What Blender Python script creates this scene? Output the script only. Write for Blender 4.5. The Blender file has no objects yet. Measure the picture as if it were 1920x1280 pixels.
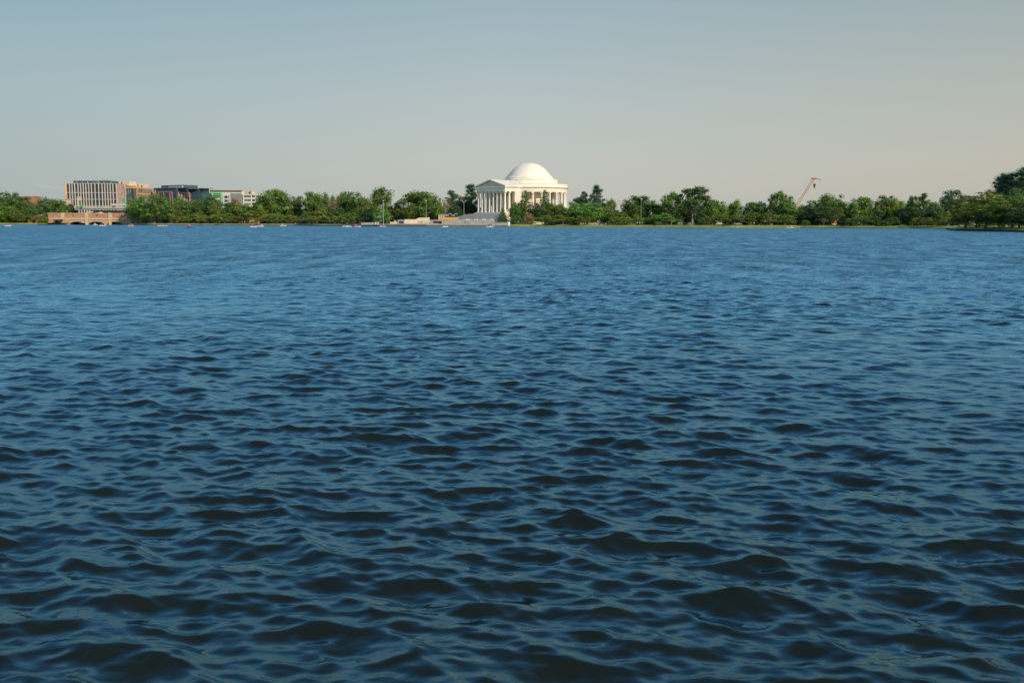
import bpy, bmesh, math, random
import numpy as np
from mathutils import Vector, Matrix, Euler

R = math.radians
sc = bpy.context.scene
col = sc.collection

# ------------------------------------------------------------------ camera
FPX = 1867.0                      # focal length in pixels of the 1920 px wide photograph
CAMZ = 2.5
PITCH = math.atan((640 - 417.0) / FPX)
ROLL = 0.0022
cam_d = bpy.data.cameras.new("camera"); cam = bpy.data.objects.new("camera", cam_d); col.objects.link(cam)
cam_d.sensor_width = 36.0; cam_d.lens = 36.0 * FPX / 1920.0
cam_d.clip_start = 0.1; cam_d.clip_end = 20000
CR = Euler((math.pi / 2 - PITCH, 0, 0)).to_matrix() @ Matrix.Rotation(ROLL, 3, 'Z')
cam.matrix_world = Matrix.Translation((0, 0, CAMZ)) @ CR.to_4x4()
cam_d.dof.use_dof = True; cam_d.dof.focus_distance = 90; cam_d.dof.aperture_fstop = 3.6
sc.camera = cam

# ------------------------------------------------------------------ sun and sky
SUN_AZ, SUN_EL = 140.0, 28.0      # degrees clockwise from the viewing direction, degrees up
sd = Vector((math.sin(R(SUN_AZ)) * math.cos(R(SUN_EL)), math.cos(R(SUN_AZ)) * math.cos(R(SUN_EL)), math.sin(R(SUN_EL))))
sl = bpy.data.lights.new("sun", 'SUN'); sl.energy = 4.1; sl.angle = R(0.5); sl.color = (1.0, 0.86, 0.66)
so = bpy.data.objects.new("sun", sl); col.objects.link(so)
so.rotation_euler = (-sd).to_track_quat('-Z', 'Y').to_euler(); so.location = sd * 300

def s2l(c):
    return tuple((x / 12.92 if x <= 0.04045 else ((x + 0.055) / 1.055) ** 2.4) for x in c)
def hx(h):
    return s2l([int(h[i:i + 2], 16) / 255 for i in (0, 2, 4)]) + (1.0,)

w = bpy.data.worlds.new("World"); sc.world = w; w.use_nodes = True
nt = w.node_tree; nt.nodes.clear()
def N(t, **k):
    n = nt.nodes.new(t)
    for a, b in k.items(): setattr(n, a, b)
    return n
out = N('ShaderNodeOutputWorld'); bg = N('ShaderNodeBackground')
sky = N('ShaderNodeTexSky'); sky.sky_type = 'NISHITA'; sky.sun_disc = False
sky.sun_elevation = R(SUN_EL); sky.sun_rotation = R(SUN_AZ); sky.dust_density = 2.0
tc = N('ShaderNodeTexCoord'); sep = N('ShaderNodeSeparateXYZ')
nt.links.new(tc.outputs['Generated'], sep.inputs[0])
def ramp(stops, inp):
    r = N('ShaderNodeValToRGB'); r.color_ramp.interpolation = 'B_SPLINE' if False else 'EASE'
    els = r.color_ramp.elements
    while len(els) < len(stops): els.new(0.5)
    for e, (p, c) in zip(els, stops): e.position = p; e.color = c
    r.color_ramp.interpolation = 'LINEAR'
    nt.links.new(inp, r.inputs[0]); return r
# elevation (sine) -> colour of the air; hazy warm at the horizon, deep blue overhead
r1 = ramp(SKY_C := [(0.0, hx('c2c2b8')), (0.05, hx('c0c2bb')), (0.12, hx('b3bebd')), (0.225, hx('98b0b8')), (0.275, (.48,.78,.95,1)), (0.37, (.25,.60,.98,1)), (0.52, (.12,.38,.74,1)), (0.78, (.045,.16,.34,1))], sep.outputs[2])
r2 = ramp([(0.0, hx('bebab0')), (0.06, hx('bfbcb0')), (0.12, hx('b4b7ae')), (0.225, hx('97aaac')), (0.275, (.48,.78,.95,1)), (0.37, (.25,.60,.98,1)), (0.52, (.12,.38,.74,1)), (0.78, (.045,.16,.34,1))], sep.outputs[2])
r3 = ramp([(0.0, hx('a9b4b3')), (0.06, hx('a5b2b3')), (0.12, hx('9fb3b6')), (0.225, hx('85a6b3')), (0.275, (.48,.78,.95,1)), (0.37, (.25,.60,.98,1)), (0.52, (.12,.38,.74,1)), (0.78, (.045,.16,.34,1))], sep.outputs[2])
def mrange(a, b):
    m = N('ShaderNodeMapRange'); m.inputs['From Min'].default_value = a; m.inputs['From Max'].default_value = b
    nt.links.new(sep.outputs[0], m.inputs['Value']); return m
mR, mL = mrange(0.05, 0.5), mrange(-0.02, -0.48)
def mix(a, b, fac):
    m = N('ShaderNodeMix', data_type='RGBA')
    nt.links.new(a, m.inputs[6]); nt.links.new(b, m.inputs[7])
    if isinstance(fac, float): m.inputs[0].default_value = fac
    else: nt.links.new(fac, m.inputs[0])
    return m.outputs[2]
air = mix(mix(r1.outputs[0], r2.outputs[0], mR.outputs[0]), r3.outputs[0], mL.outputs[0])
air_scale = N('ShaderNodeVectorMath', operation='SCALE'); air_scale.inputs['Scale'].default_value = 1.05 / 0.1
nt.links.new(air, air_scale.inputs[0])
fin = mix(sky.outputs[0], air_scale.outputs[0], 0.85)
nt.links.new(fin, bg.inputs[0]); bg.inputs[1].default_value = 0.1
nt.links.new(bg.outputs[0], out.inputs[0])

sc.view_settings.view_transform = 'Standard'; sc.view_settings.look = 'None'
sc.view_settings.exposure = 0.0; sc.view_settings.gamma = 1.0
sc.cycles.max_bounces = 6; sc.cycles.transparent_max_bounces = 6
sc.cycles.sample_clamp_indirect = 5.0

# ------------------------------------------------------------------ pixel -> world
def ray(px, py):
    return CR @ Vector(((px - 960) / FPX, -(py - 640) / FPX, -1))
def at(px, py, Y):                # the point at depth Y that the photograph shows at (px, py)
    r = ray(px, py); return Vector((0, 0, CAMZ)) + r * (Y / r.y)
def hor(px): return 417.0 + (px - 960) * ROLL
def gx(px, Y): return at(px, hor(px), Y).x
def zz(px, py, Y): return at(px, py, Y).z
def onwater(px, py):
    r = ray(px, py); return Vector((0, 0, CAMZ)) + r * (-CAMZ / r.z)

SH = [(-700, 421.0), (-200, 421.2), (0, 421.3), (88, 421.5), (91, 421.25), (246, 421.6), (249, 421.85), (400, 422.5), (560, 423.3), (700, 424.3), (800, 424.8),
      (950, 425.3), (1100, 425.8), (1300, 426.5), (1500, 427.0), (1700, 428.3), (1778, 429.0)]
SHP = [onwater(*p) for p in SH]
def shoreY(px):
    for (a, b), (p, q) in zip(zip(SH, SH[1:]), zip(SHP, SHP[1:])):
        if a[0] <= px <= b[0]:
            t = (px - a[0]) / (b[0] - a[0]); return p.y * (1 - t) + q.y * t
    return SHP[-1].y if px > 1778 else SHP[0].y
GZ = 1.25

# ------------------------------------------------------------------ materials
def mat(name, c, rough=0.8, var=0.12, scale=0.5, metallic=0.0, c2=None, bump=0.0, spec=0.3, objcol=False, detail=6, coord='Object'):
    m = bpy.data.materials.new(name); m.use_nodes = True
    t = m.node_tree; b = t.nodes['Principled BSDF']
    b.inputs['Roughness'].default_value = rough; b.inputs['Metallic'].default_value = metallic
    b.inputs['Specular IOR Level'].default_value = spec
    c = tuple(c[:3])
    tcn = t.nodes.new('ShaderNodeTexCoord'); no = t.nodes.new('ShaderNodeTexNoise')
    no.inputs['Scale'].default_value = scale; no.inputs['Detail'].default_value = detail
    t.links.new(tcn.outputs[coord], no.inputs['Vector'])
    rp = t.nodes.new('ShaderNodeValToRGB')
    lo = tuple(x * (1 - var) for x in (c2 or c)); hi = tuple(min(1, x * (1 + var)) for x in c)
    rp.color_ramp.elements[0].position = 0.32; rp.color_ramp.elements[1].position = 0.68
    rp.color_ramp.elements[0].color = lo + (1,); rp.color_ramp.elements[1].color = hi + (1,)
    t.links.new(no.outputs[0], rp.inputs[0])
    o = rp.outputs[0]
    if objcol:
        oi = t.nodes.new('ShaderNodeObjectInfo'); mx = t.nodes.new('ShaderNodeMix'); mx.data_type = 'RGBA'; mx.blend_type = 'MULTIPLY'
        mx.inputs[0].default_value = 1.0
        t.links.new(o, mx.inputs[6]); t.links.new(oi.outputs['Color'], mx.inputs[7]); o = mx.outputs[2]
    t.links.new(o, b.inputs['Base Color'])
    if bump:
        bn = t.nodes.new('ShaderNodeBump'); bn.inputs['Strength'].default_value = bump; bn.inputs['Distance'].default_value = 0.2
        t.links.new(no.outputs[0], bn.inputs['Height']); t.links.new(bn.outputs[0], b.inputs['Normal'])
    return m

def leaf_mat(name):
    m = bpy.data.materials.new(name); m.use_nodes = True
    t = m.node_tree; b = t.nodes['Principled BSDF']; o = t.nodes['Material Output']
    oi = t.nodes.new('ShaderNodeObjectInfo'); g = t.nodes.new('ShaderNodeNewGeometry')
    # leaf-to-leaf variation and broad patches of younger growth
    no = t.nodes.new('ShaderNodeTexNoise'); no.inputs['Scale'].default_value = 0.22; no.inputs['Detail'].default_value = 3
    t.links.new(g.outputs['Position'], no.inputs['Vector'])
    ad = t.nodes.new('ShaderNodeMath'); ad.operation = 'MULTIPLY_ADD'; ad.inputs[1].default_value = 0.35
    t.links.new(g.outputs['Random Per Island'], ad.inputs[0]); 
    sb = t.nodes.new('ShaderNodeMath'); sb.operation = 'SUBTRACT'; sb.inputs[1].default_value = 0.17
    t.links.new(no.outputs[0], sb.inputs[0]); t.links.new(sb.outputs[0], ad.inputs[2])
    rp = t.nodes.new('ShaderNodeValToRGB')
    rp.color_ramp.elements[0].position = 0.28; rp.color_ramp.elements[0].color = (0.62, 0.70, 0.80, 1)
    rp.color_ramp.elements[1].position = 0.74; rp.color_ramp.elements[1].color = (1.55, 1.38, 0.95, 1)
    t.links.new(ad.outputs[0], rp.inputs[0])
    mx = t.nodes.new('ShaderNodeMix'); mx.data_type = 'RGBA'; mx.blend_type = 'MULTIPLY'; mx.inputs[0].default_value = 1.0
    t.links.new(oi.outputs['Color'], mx.inputs[6]); t.links.new(rp.outputs[0], mx.inputs[7])
    t.links.new(mx.outputs[2], b.inputs['Base Color'])
    b.inputs['Roughness'].default_value = 0.55; b.inputs['Specular IOR Level'].default_value = 0.25
    tr = t.nodes.new('ShaderNodeBsdfTranslucent'); t.links.new(mx.outputs[2], tr.inputs[0])
    ms = t.nodes.new('ShaderNodeMixShader'); ms.inputs[0].default_value = 0.22
    t.links.new(b.outputs[0], ms.inputs[1]); t.links.new(tr.outputs[0], ms.inputs[2]); t.links.new(ms.outputs[0], o.inputs[0])
    return m

M = dict(
    leaf=leaf_mat('leaf'),
    bark=mat('bark', (0.13, 0.10, 0.075), 0.9, 0.3, 2.0),
    palebark=mat('pale_bark', (0.30, 0.25, 0.20), 0.9, 0.3, 2.0),
    marble=mat('marble', (0.80, 0.73, 0.61), 0.7, 0.09, 0.25),
    marble2=mat('weathered_marble', (0.68, 0.60, 0.49), 0.75, 0.14, 0.4),
    granite=mat('granite', (0.30, 0.30, 0.28), 0.85, 0.12, 0.6),
    palestone=mat('pale_stone', (0.54, 0.47, 0.35), 0.85, 0.1, 0.5),
    seawall=mat('seawall_stone', (0.17, 0.145, 0.12), 0.9, 0.35, 1.2),
    darkstone=mat('dark_stone', (0.045, 0.042, 0.035), 0.9, 0.35, 0.8),
    paving=mat('paving', (0.42, 0.37, 0.31), 0.9, 0.1, 0.7),
    grass=mat('grass', (0.27, 0.32, 0.055), 0.95, 0.25, 0.08, c2=(0.17, 0.20, 0.038)),
    earthpale=mat('pale_earth', (0.24, 0.18, 0.10), 0.95, 0.3, 0.4),
    earth=mat('earth', (0.12, 0.09, 0.06), 0.95, 0.3, 0.4),
    brick=mat('bridge_stone', (0.42, 0.22, 0.125), 0.9, 0.25, 0.9, c2=(0.38, 0.19, 0.105)),
    brick2=mat('bridge_stone_lower', (0.44, 0.28, 0.165), 0.9, 0.25, 0.9),
    coping=mat('coping', (0.54, 0.41, 0.27), 0.9, 0.12, 1.0),
    concrete=mat('concrete', (0.50, 0.46, 0.38), 0.85, 0.08, 0.4),
    glassblue=mat('blue_glass', (0.020, 0.045, 0.075), 0.12, 0.5, 0.22, spec=0.5),
    glassteal=mat('teal_glass', (0.035, 0.085, 0.10), 0.12, 0.5, 0.25, spec=0.5),
    glassgrey=mat('grey_glass', (0.10, 0.13, 0.13), 0.2, 0.5, 0.3, spec=0.5),
    creamframe=mat('cream_frame', (0.50, 0.42, 0.36), 0.7, 0.1, 0.3),
    orangeframe=mat('orange_frame', (0.62, 0.36, 0.15), 0.7, 0.1, 0.3),
    orangebrick=mat('orange_brick', (0.60, 0.31, 0.13), 0.85, 0.15, 0.4),
    cream=mat('cream_panel', (0.62, 0.50, 0.37), 0.8, 0.08, 0.3),
    pinkframe=mat('pink_frame', (0.52, 0.24, 0.20), 0.8, 0.12, 0.3),
    navy=mat('navy_cladding', (0.055, 0.09, 0.14), 0.8, 0.2, 0.4),
    greypanel=mat('grey_panel', (0.30, 0.32, 0.33), 0.7, 0.1, 0.3),
    palepanel=mat('pale_panel', (0.50, 0.47, 0.43), 0.7, 0.1, 0.3),
    greenpanel=mat('green_panel', (0.16, 0.46, 0.22), 0.6, 0.05, 0.3),
    signgreen=mat('sign_green', (0.02, 0.42, 0.20), 0.5, 0.05, 0.3),
    white=mat('white_paint', (0.46, 0.45, 0.44), 0.4, 0.04, 1.0),
    blue=mat('blue_paint', (0.03, 0.16, 0.50), 0.4, 0.05, 1.0),
    red=mat('red_cloth', (0.60, 0.04, 0.05), 0.8, 0.1, 3.0),
    orange=mat('orange_barrier', (0.75, 0.36, 0.06), 0.7, 0.15, 1.5),
    steel=mat('galvanised_steel', (0.33, 0.33, 0.32), 0.5, 0.1, 1.0, metallic=0.3),
    darkmetal=mat('dark_metal', (0.03, 0.03, 0.035), 0.5, 0.2, 1.0),
    cranepaint=mat('crane_paint', (0.52, 0.27, 0.16), 0.6, 0.15, 0.6),
    skin=mat('skin', (0.42, 0.24, 0.17), 0.7, 0.05, 5),
    hair=mat('hair', (0.03, 0.02, 0.015), 0.8, 0.1, 5),
    shirt=mat('shirt', (1, 1, 1), 0.85, 0.1, 4, objcol=True),
    jeans=mat('trousers', (0.05, 0.06, 0.10), 0.9, 0.2, 4),
    roofbrick=mat('red_roof', (0.38, 0.17, 0.10), 0.85, 0.2, 0.5),
)

# ------------------------------------------------------------------ mesh helpers
class MB:
    def __init__(s): s.v = []; s.f = []; s.mi = []
    def add(s, vs, fs, mi=0):
        n = len(s.v); s.v += [tuple(v) for v in vs]; s.f += [tuple(i + n for i in f) for f in fs]; s.mi += [mi] * len(fs)
    def hexa(s, a, mi=0):   # a: 8 points, bottom ring then top ring (counter-clockwise from above)
        s.add(a, [(3, 2, 1, 0), (4, 5, 6, 7), (0, 1, 5, 4), (1, 2, 6, 5), (2, 3, 7, 6), (3, 0, 4, 7)], mi)
    def box(s, x0, x1, y0, y1, z0, z1, F=None, mi=0):
        p = [(x0, y0, z0), (x1, y0, z0), (x1, y1, z0), (x0, y1, z0), (x0, y0, z1), (x1, y0, z1), (x1, y1, z1), (x0, y1, z1)]
        s.hexa([F(*q) for q in p] if F else p, mi)
    def bar(s, a, b, r0, r1=None, n=6, mi=0, cap=True):
        a, b = Vector(a), Vector(b); r1 = r0 if r1 is None else r1
        d = (b - a).normalized(); u = d.orthogonal().normalized(); v = d.cross(u)
        vs = [a + (u * math.cos(2 * math.pi * i / n) + v * math.sin(2 * math.pi * i / n)) * r0 for i in range(n)] + \
             [b + (u * math.cos(2 * math.pi * i / n) + v * math.sin(2 * math.pi * i / n)) * r1 for i in range(n)]
        fs = [(i, (i + 1) % n, n + (i + 1) % n, n + i) for i in range(n)]
        if cap: fs += [tuple(range(n - 1, -1, -1)), tuple(range(n, 2 * n))]
        s.add(vs, fs, mi)
    def lathe(s, prof, n=24, c=(0, 0), a0=0.0, a1=2 * math.pi, mi=0):
        full = abs(a1 - a0 - 2 * math.pi) < 1e-6; m = n if full else n + 1
        vs = [(c[0] + r * math.cos(a0 + (a1 - a0) * i / n), c[1] + r * math.sin(a0 + (a1 - a0) * i / n), z) for r, z in prof for i in range(m)]
        fs = []
        for k in range(len(prof) - 1):
            for i in range(n):
                j = (i + 1) % m if full else i + 1
                fs.append((k * m + i, k * m + j, (k + 1) * m + j, (k + 1) * m + i))
        s.add(vs, fs, mi)
    def prism(s, pts, z0, z1, mi=0):
        n = len(pts)
        vs = [(p[0], p[1], z0) for p in pts] + [(p[0], p[1], z1) for p in pts]
        s.add(vs, [tuple(range(n - 1, -1, -1)), tuple(range(n, 2 * n))] + [(i, (i + 1) % n, n + (i + 1) % n, n + i) for i in range(n)], mi)
    def mesh(s, name, mats, smooth=False, org=(0, 0, 0)):
        me = bpy.data.meshes.new(name)
        me.from_pydata([(v[0] - org[0], v[1] - org[1], v[2] - org[2]) for v in s.v], [], s.f)
        for m in (mats if isinstance(mats, (list, tuple)) else [mats]): me.materials.append(m)
        if any(s.mi): me.polygons.foreach_set('material_index', s.mi)
        if smooth: me.polygons.foreach_set('use_smooth', [True] * len(s.f))
        me.update(); return me
    def build(s, name, mats, parent=None, smooth=False):
        org = wl(parent) if parent else (0, 0, 0)
        return link(name, s.mesh(name, mats, smooth, org), parent)

def link(name, data, parent=None, loc=(0, 0, 0), rz=0.0, scl=(1, 1, 1)):
    o = bpy.data.objects.new(name, data); col.objects.link(o)
    o.location = loc; o.rotation_euler = (0, 0, rz); o.scale = scl
    if parent: o.parent = parent
    return o
def wl(o):
    v = Vector((0, 0, 0))
    while o: v = v + o.location; o = o.parent
    return v
def tag(o, label=None, cat=None, group=None, kind=None):
    if label: o['label'] = label
    if cat: o['category'] = cat
    if group: o['group'] = group
    if kind: o['kind'] = kind
    return o
def thing(name, label, cat, loc=(0, 0, 0), rz=0.0, group=None):
    return tag(link(name, None, None, loc, rz), label, cat, group)
def frame(p0, p1, base=0.0):       # u runs from p0 to p1, v points away from the viewer
    p0 = Vector(p0[:2] if len(p0) > 2 else p0); p1 = Vector(p1[:2] if len(p1) > 2 else p1)
    u = (p1 - p0).normalized(); v = Vector((-u.y, u.x))
    return lambda a, b, z: (p0.x + u.x * a + v.x * b, p0.y + u.y * a + v.y * b, z), (p1 - p0).length

# ------------------------------------------------------------------ water: real waves
rng = np.random.default_rng(11)
def make_water():
    nth = 980; AW = R(32); th = np.concatenate([np.linspace(-math.pi, -AW, 14)[:-1], np.linspace(-AW, AW, nth), np.linspace(AW, math.pi, 14)[1:-1]])
    rl_ = [1.2]
    while rl_[-1] < 1700: r_ = rl_[-1]; rl_.append(r_ + (min(0.0027 * r_, 0.19) if r_ < 480 else 0.19 + (r_ - 480) * 0.02) if r_ > 5 else r_ + 0.0135)
    rr = np.array(rl_); stp = np.gradient(rr)
    TH, RR = np.meshgrid(th, rr)
    X = (RR * np.sin(TH)).ravel(); Y = (RR * np.cos(TH)).ravel(); r = RR.ravel()
    coarse = (np.abs(TH.ravel()) > AW * 1.0001)
    spacing = np.maximum(np.repeat(stp, len(th)), r * 0.0010)
    Z = np.zeros_like(X); DX = np.zeros_like(X); DY = np.zeros_like(X); lost = np.zeros_like(X)
    comps = []
    for lam0, lam1, n, mss in [(1.3, 2.6, 16, 0.0012), (0.65, 1.3, 36, 0.0044), (0.32, 0.65, 50, 0.0090), (0.16, 0.32, 50, 0.0090), (0.09, 0.16, 30, 0.0028)]:
        for i in range(n):
            lam = math.exp(rng.uniform(math.log(lam0), math.log(lam1))); k = 2 * math.pi / lam
            ang = R(256) + rng.normal(0, 0.58)        # heading: towards the viewer, a little to the left
            a = math.sqrt(2 * mss / n) / k
            comps.append((lam, k, ang, a, rng.uniform(0, 2 * math.pi), mss / n))
    # gusts: slow modulation of the short waves
    g = 1.0 + 0.38 * np.sin(X * 0.21 + Y * 0.09 + 1) * np.sin(Y * 0.13 - X * 0.05) + 0.24 * np.sin(X * 0.05 - Y * 0.027 + 2)
    for lam, k, ang, a, ph, ms in comps:
        wgt = np.clip((lam / spacing - 2.2) / 1.4, 0, 1); wgt[coarse] = 0
        idx = wgt > 0
        lost += ms * (1 - wgt ** 2)
        cx, cy = math.cos(ang), math.sin(ang)
        p = k * (cx * X[idx] + cy * Y[idx]) + ph
        aa = a * wgt[idx] * (g[idx] if lam < 1.1 else 1)
        Z[idx] += aa * np.sin(p); c = np.cos(p) * aa * 0.75
        DX[idx] += cx * c; DY[idx] += cy * c
    X2 = X + DX; Y2 = Y + DY
    nr, nc = TH.shape; nv = nr * nc
    co = np.stack([X2, Y2, Z], 1).astype(np.float32)
    i, j = np.meshgrid(np.arange(nr - 1), np.arange(nc - 1), indexing='ij')
    a = i * nc + j; q = np.stack([a, a + nc, a + nc + 1, a + 1], -1).reshape(-1, 4)
    # close the ring behind the camera and fill the middle
    ii = np.arange(nr - 1) * nc
    q2 = np.stack([ii + nc - 1, ii + 2 * nc - 1, ii + nc, ii], -1)
    q = np.ascontiguousarray(np.concatenate([q, q2])[:, ::-1]).astype(np.int32)
    me = bpy.data.meshes.new('water')
    me.vertices.add(nv); me.vertices.foreach_set('co', co.ravel())
    me.loops.add(q.size); me.loops.foreach_set('vertex_index', q.ravel())
    me.polygons.add(len(q)); me.polygons.foreach_set('loop_start', np.arange(0, q.size, 4, dtype=np.int32))
    me.polygons.foreach_set('use_smooth', np.ones(len(q), dtype=bool))
    me.update(calc_edges=True)
    at_ = me.attributes.new('chop', 'FLOAT', 'POINT'); at_.data.foreach_set('value', lost.astype(np.float32))
    m = bpy.data.materials.new('water'); m.use_nodes = True; t = m.node_tree; t.nodes.clear()
    mo = t.nodes.new('ShaderNodeOutputMaterial'); dif = t.nodes.new('ShaderNodeBsdfDiffuse'); gl = t.nodes.new('ShaderNodeBsdfGlossy')
    fr = t.nodes.new('ShaderNodeFresnel'); fr.inputs['IOR'].default_value = 1.48; ms = t.nodes.new('ShaderNodeMixShader')
    dif.inputs['Color'].default_value = (0.009, 0.010, 0.0015, 1); gl.inputs['Color'].default_value = (0.52, 0.86, 1.0, 1)  # blue put into the glossy colour, so reflections are bluer than the sky
    t.links.new(fr.outputs[0], ms.inputs[0]); t.links.new(dif.outputs[0], ms.inputs[1]); t.links.new(gl.outputs[0], ms.inputs[2]); t.links.new(ms.outputs[0], mo.inputs[0])
    an = t.nodes.new('ShaderNodeAttribute'); an.attribute_name = 'chop'
    # waves too small for the mesh: part bump, part microfacet roughness
    m1 = t.nodes.new('ShaderNodeMath'); m1.operation = 'MULTIPLY_ADD'; m1.inputs[1].default_value = 0.8; m1.inputs[2].default_value = 0.00008
    m2 = t.nodes.new('ShaderNodeMath'); m2.operation = 'POWER'; m2.inputs[1].default_value = 0.25
    t.links.new(an.outputs['Fac'], m1.inputs[0]); t.links.new(m1.outputs[0], m2.inputs[0]); t.links.new(m2.outputs[0], gl.inputs['Roughness'])
    g1 = t.nodes.new('ShaderNodeNewGeometry')
    mp = t.nodes.new('ShaderNodeMapping'); mp.inputs['Rotation'].default_value = (0, 0, R(22)); mp.inputs['Scale'].default_value = (1.0, 1.7, 1.0)
    n1 = t.nodes.new('ShaderNodeTexNoise'); n1.inputs['Scale'].default_value = 7.0; n1.inputs['Detail'].default_value = 3; n1.inputs['Roughness'].default_value = 0.45
    n2 = t.nodes.new('ShaderNodeTexNoise'); n2.inputs['Scale'].default_value = 0.9; n2.inputs['Detail'].default_value = 4; n2.inputs['Roughness'].default_value = 0.6
    t.links.new(g1.outputs['Position'], mp.inputs[0]); t.links.new(mp.outputs[0], n1.inputs['Vector']); t.links.new(mp.outputs[0], n2.inputs['Vector'])
    b1 = t.nodes.new('ShaderNodeBump'); b1.inputs['Strength'].default_value = 0.15; b1.inputs['Distance'].default_value = 0.05
    b2 = t.nodes.new('ShaderNodeBump'); b2.inputs['Distance'].default_value = 0.9
    mr = t.nodes.new('ShaderNodeMath'); mr.operation = 'MULTIPLY'; mr.inputs[1].default_value = 20.0; mr.use_clamp = True
    t.links.new(an.outputs['Fac'], mr.inputs[0]); t.links.new(mr.outputs[0], b2.inputs['Strength'])
    t.links.new(n1.outputs[0], b1.inputs['Height']); t.links.new(n2.outputs[0], b2.inputs['Height'])
    n3 = t.nodes.new('ShaderNodeTexNoise'); n3.inputs['Scale'].default_value = 0.30; n3.inputs['Detail'].default_value = 6; n3.inputs['Roughness'].default_value = 0.7
    mp3 = t.nodes.new('ShaderNodeMapping'); mp3.inputs['Rotation'].default_value = (0, 0, R(-8)); mp3.inputs['Scale'].default_value = (1.6, 0.45, 1.0)
    t.links.new(g1.outputs['Position'], mp3.inputs[0]); t.links.new(mp3.outputs[0], n3.inputs['Vector'])
    g3 = t.nodes.new('ShaderNodeMapRange'); g3.inputs['From Min'].default_value = 0.40; g3.inputs['From Max'].default_value = 0.62; g3.inputs['To Min'].default_value = 0.4; g3.inputs['To Max'].default_value = 1.7
    t.links.new(n3.outputs[0], g3.inputs['Value'])
    m4 = t.nodes.new('ShaderNodeMath'); m4.operation = 'MULTIPLY'; t.links.new(mr.outputs[0], m4.inputs[0]); t.links.new(g3.outputs[0], m4.inputs[1]); t.links.new(m4.outputs[0], b2.inputs['Strength'])
    m5 = t.nodes.new('ShaderNodeMath'); m5.operation = 'MULTIPLY'; t.links.new(an.outputs['Fac'], m5.inputs[0]); t.links.new(g3.outputs[0], m5.inputs[1]); t.links.new(m5.outputs[0], m1.inputs[0])
    t.links.new(b1.outputs[0], b2.inputs['Normal'])
    for q_ in (dif, gl, fr): t.links.new(b2.outputs[0], q_.inputs['Normal'])
    me.materials.append(m)
    o = link('water', me); tag(o, kind='structure')
make_water()

# ------------------------------------------------------------------ ground and shore
PEN = [onwater(1776, 431.0), onwater(1800, 432.2), onwater(1850, 433.6), onwater(1920, 435.4), onwater(2050, 440), onwater(2400, 452)]
PEN_BACK = onwater(1783, 430.4)
line = [Vector((p.x, p.y)) for p in SHP] + [Vector((PEN_BACK.x, PEN_BACK.y))] + [Vector((p.x, p.y)) for p in PEN]
def smooth_line(pts, n=4):
    o = []
    for a, b in zip(pts, pts[1:]):
        for i in range(n): o.append(a.lerp(b, i / n))
    return o + [pts[-1]]
ml = smooth_line(line, 5)
nmain = (len(SHP) - 1) * 5 + 1
def inland(k, d):                  # point k of the shoreline moved d metres inland
    px = 960 + ml[k].x / ml[k].y * FPX
    if 80 < px < 258: return ml[k] + Vector((0, d))
    a, b = ml[max(0, k - 1)], ml[min(len(ml) - 1, k + 1)]; t = (b - a).normalized(); return ml[k] + Vector((-t.y, t.x)) * d
def bankw(k):
    if k >= nmain: return 5.0, 0.50
    px = 960 + ml[k].x / ml[k].y * FPX
    return (1.6, 0.55) if px < 960 else (9.0, 0.22)
vs_ = []; fs_ = []; topi = []
for k in range(len(ml)):
    if k in (nmain - 1, nmain): continue
    w_, zl0 = bankw(k); a = inland(k, 0.2); b = inland(k, w_)
    vs_ += [(a.x, a.y, zl0), (b.x, b.y, GZ)]; topi.append(len(vs_) - 1)
for i in range(len(topi) - 1): fs_.append((topi[i] - 1, topi[i + 1] - 1, topi[i + 1], topi[i]))
bm = bmesh.new(); bv = [bm.verts.new(v) for v in vs_]
for f_ in fs_: bm.faces.new([bv[i] for i in f_])
ring = [bv[i] for i in topi] + [bm.verts.new((x, y, GZ)) for x, y in ((1500, 150), (6000, 150), (6000, 9000), (-6000, 9000), (-6000, 700))]
f = bm.faces.new(ring); bmesh.ops.triangulate(bm, faces=[f])
for f in bm.faces:
    if f.normal.z < 0: f.normal_flip()
gm = bpy.data.meshes.new('ground'); bm.to_mesh(gm); bm.free(); gm.materials.append(M['grass'])
go = link('ground', gm); tag(go, kind='structure')

def strip(name, pts, off0, off1, z0, z1, m):
    mb = MB()
    for a, b in zip(pts, pts[1:]):
        mb.hexa([(a.x, a.y + off0, z0), (b.x, b.y + off0, z0), (b.x, b.y + off1, z0), (a.x, a.y + off1, z0),
                 (a.x, a.y + off0, z1), (b.x, b.y + off0, z1), (b.x, b.y + off1, z1), (a.x, a.y + off1, z1)])
    return mb.build(name, m)
def seg(p0, p1):
    pts = []
    for k in range(nmain):
        px = 960 + ml[k].x / ml[k].y * FPX
        if p0 <= px <= p1: pts.append(ml[k])
    return pts
wl_ = seg(-700, 87.5); wl2_ = seg(249.5, 690); wl_, wl0_ = wl2_, wl_; wm_ = [wl_[-1]] + seg(690, 965); wr_ = [wm_[-1]] + seg(965, 1800)
tag(strip('seawall', wl0_, -0.3, 0.5, -1.0, 0.62, M['seawall']), 'low dark stone seawall along the lawn left of the arched bridge', 'seawall')
tag(strip('seawall', wl_, -0.3, 0.5, -1.0, 0.62, M['seawall']), 'low dark stone seawall running left from the memorial under the cherry trees', 'seawall')
tag(strip('seawall', wm_, -0.3, 0.6, -1.0, 0.95, M['seawall']), 'brown stone seawall along the plaza in front of the domed memorial', 'seawall')
tag(strip('seawall', wr_, -0.3, 0.5, -1.0, 0.28, M['earthpale']), 'low earthy seawall edging the lawn right of the memorial', 'seawall')
pen = ml[nmain:]
tag(strip('seawall', pen, -0.3, 0.6, -1.0, 0.55, M['darkstone']), 'dark stone seawall round the wooded point at the right edge', 'seawall')
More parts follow.
